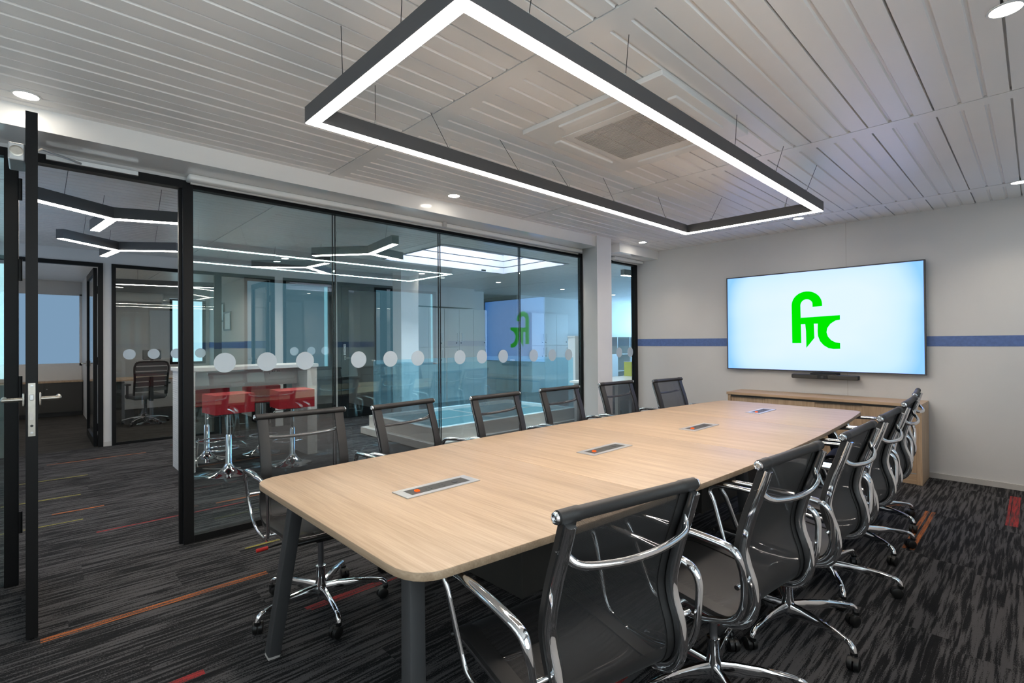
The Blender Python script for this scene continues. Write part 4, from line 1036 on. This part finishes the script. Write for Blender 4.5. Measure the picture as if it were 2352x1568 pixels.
# low cabinet in the end office
t = thing('low_cabinet', 'charcoal two-door low cabinet with oak top under the office window', 'cabinet', (-12.7, 0, 0))
part('carcass', B((-12.88, -12.56, -.95, .67, .08, .635)), M['char'], t)
part('plinth', B((-12.88, -12.58, -.95, .67, .003, .08)), M['plastic'], t)
part('worktop', B((-12.89, -12.53, -.96, .675, .635, .66)), M['oak_h'], t)
for i, (a, b) in enumerate(((-.94, -.41), (-.405, .125), (.13, .66))):
    d = part('door', B((-12.56, -12.545, a, b, .09, .63)), M['char'], t)
    bm = bmesh.new(); lathe(bm, [(.010, -12.545), (.010, -12.535), (.004, -12.53)], (0, a+.04, .52), 10, 'X'); part('key_lock', bm, M['alu'], d)
part('sill_shelf', B((-12.89, -12.86, -.96, .675, .66, .93)), M['wall'], t)

# workplace behind the narrow glass panel
t = thing('white_desk', 'white desk close behind the narrow glass panel by the column', 'desk', (-4.7, 6.9, 0))
part('desk_top', B((-5.0, -4.10, 6.0, 7.65, .69, .72)), M['white'], t)
part('leg', B((-4.95, -4.90, 6.05, 6.10, .003, .69)), M['white'], t); part('leg', B((-4.2, -4.15, 6.05, 6.10, .003, .69)), M['white'], t)
part('leg', B((-4.95, -4.90, 7.55, 7.60, .003, .69)), M['white'], t); part('leg', B((-4.2, -4.15, 7.55, 7.60, .003, .69)), M['white'], t)
part('modesty_panel', B((-4.96, -4.94, 6.1, 7.55, .30, .69)), M['white'], t)
t = thing('desk_screen', 'lime yellow desk divider on the white desk', 'divider', (-4.6, 7.5, .72))
part('panel', B((-4.95, -4.3, 7.41, 7.44, .723, .965)), M['lime'], t); part('edge', B((-4.96, -4.29, 7.405, 7.445, .965, .972)), M['white'], t)
t = thing('task_chair', 'grey high-backed task chair at the white desk', 'chair', (-5.35, 7.55, 0))
part('seat', B((-5.6, -5.15, 7.3, 7.78, .44, .50)), M['greyfab'], t, bevel=.025, seg=3, smooth=50)
part('backrest', B((-5.68, -5.62, 7.32, 7.86, .55, 1.06)), M['greyfab'], t, bevel=.025, seg=3, smooth=50)
part('back_bar', B((-5.69, -5.66, 7.55, 7.60, .42, .75)), M['plastic'], t)
bm = bmesh.new(); lathe(bm, [(.022, .09), (.022, .44)], (-5.4, 7.55, 0), 12); part('column', bm, M['plastic'], t, smooth=50)
for k in range(5):
    a = 2*PI*k/5; c, s_ = math.cos(a), math.sin(a)
    part('base_leg', tube([(-5.4, 7.55, .10), (-5.4+.3*c, 7.55+.3*s_, .06), (-5.4+.31*c, 7.55+.31*s_, .004)], .016, 8), M['plastic'], t, smooth=60)
t = thing('storage_unit', 'long low white pigeonhole storage unit along the blue-lit wall', 'shelf', (-8.8, 13.4, 0))
part('top', B((-9.30, -8.58, 11.6, 15.2, 1.44, 1.465)), M['white'], t)
part('back', B((-9.30, -9.28, 11.6, 15.2, .003, 1.44)), M['white'], t)
for y in (11.6, 12.55, 13.2, 13.85, 14.5, 15.18): part('upright', B((-9.28, -8.6, y-.01, y+.012, .003, 1.44)), M['white'], t)
for z in (.02, .42, .92): part('shelf', B((-9.28, -8.6, 11.6, 15.2, z, z+.02)), M['white'], t)
for (a, b) in ((11.61, 12.54), (13.21, 13.84), (14.51, 15.17)): part('door', B((-8.6, -8.585, a, b, .03, .92)), M['white'], t)

# ================================================================== LIGHT
def area(nm, loc, rot, size, watts, col):
    L = bpy.data.lights.new(nm, 'AREA'); L.shape = 'RECTANGLE'; L.spread = math.radians(130); L.size, L.size_y = size; L.energy = watts; L.color = col
    o = bpy.data.objects.new(nm, L); COL.objects.link(o); o.location = loc; o.rotation_euler = rot; return o
# daylight through the skylight
area('skylight_daylight', (-5.9, 4.94, 4.0), (0, 0, 0), (1.8, 2.8), 240, (.80, .88, 1.0))
W = bpy.data.worlds.new('World'); S.world = W; W.use_nodes = True
bgn = W.node_tree.nodes.get('Background') or W.node_tree.nodes.new('ShaderNodeBackground')
skt = W.node_tree.nodes.new('ShaderNodeTexSky')
try:
    skt.sky_type = 'NISHITA'; skt.sun_disc = False; skt.sun_elevation = math.radians(40)
except Exception: pass
W.node_tree.links.new(skt.outputs[0], bgn.inputs[0]); bgn.inputs[1].default_value = 0.12

# ================================================================== CAMERA
cam = bpy.data.cameras.new('camera'); co = bpy.data.objects.new('camera', cam); COL.objects.link(co)
YAW, PIT, ROL, FPX, PCY = -.80859418, .00736615, -.00770417, 1150.0, 776.0
fw = Vector((math.sin(YAW)*math.cos(PIT), math.cos(YAW)*math.cos(PIT), math.sin(PIT)))
rt = Vector((math.cos(YAW), -math.sin(YAW), 0)); up = rt.cross(fw)
r2 = rt*math.cos(ROL) + up*math.sin(ROL); u2 = -rt*math.sin(ROL) + up*math.cos(ROL)
mw = Matrix((r2, u2, -fw)).transposed().to_4x4(); mw.translation = (0, 0, 1.33)
co.matrix_world = mw
cam.sensor_width = 36; cam.sensor_fit = 'HORIZONTAL'; cam.lens = 36*FPX/2352; cam.shift_y = (PCY-784)/2352
cam.clip_start = .05; cam.clip_end = 100
S.camera = co
S.view_settings.view_transform = 'Standard'; S.view_settings.look = 'None'; S.view_settings.gamma = 1.0
S.view_settings.use_curve_mapping = False; S.view_settings.exposure = 0.83
S.cycles.max_bounces = 10; S.cycles.transparent_max_bounces = 24; S.cycles.diffuse_bounces = 5; S.cycles.glossy_bounces = 5
S.cycles.caustics_reflective = False; S.cycles.caustics_refractive = False; S.cycles.sample_clamp_indirect = 6.0
S.cycles.use_denoising = True
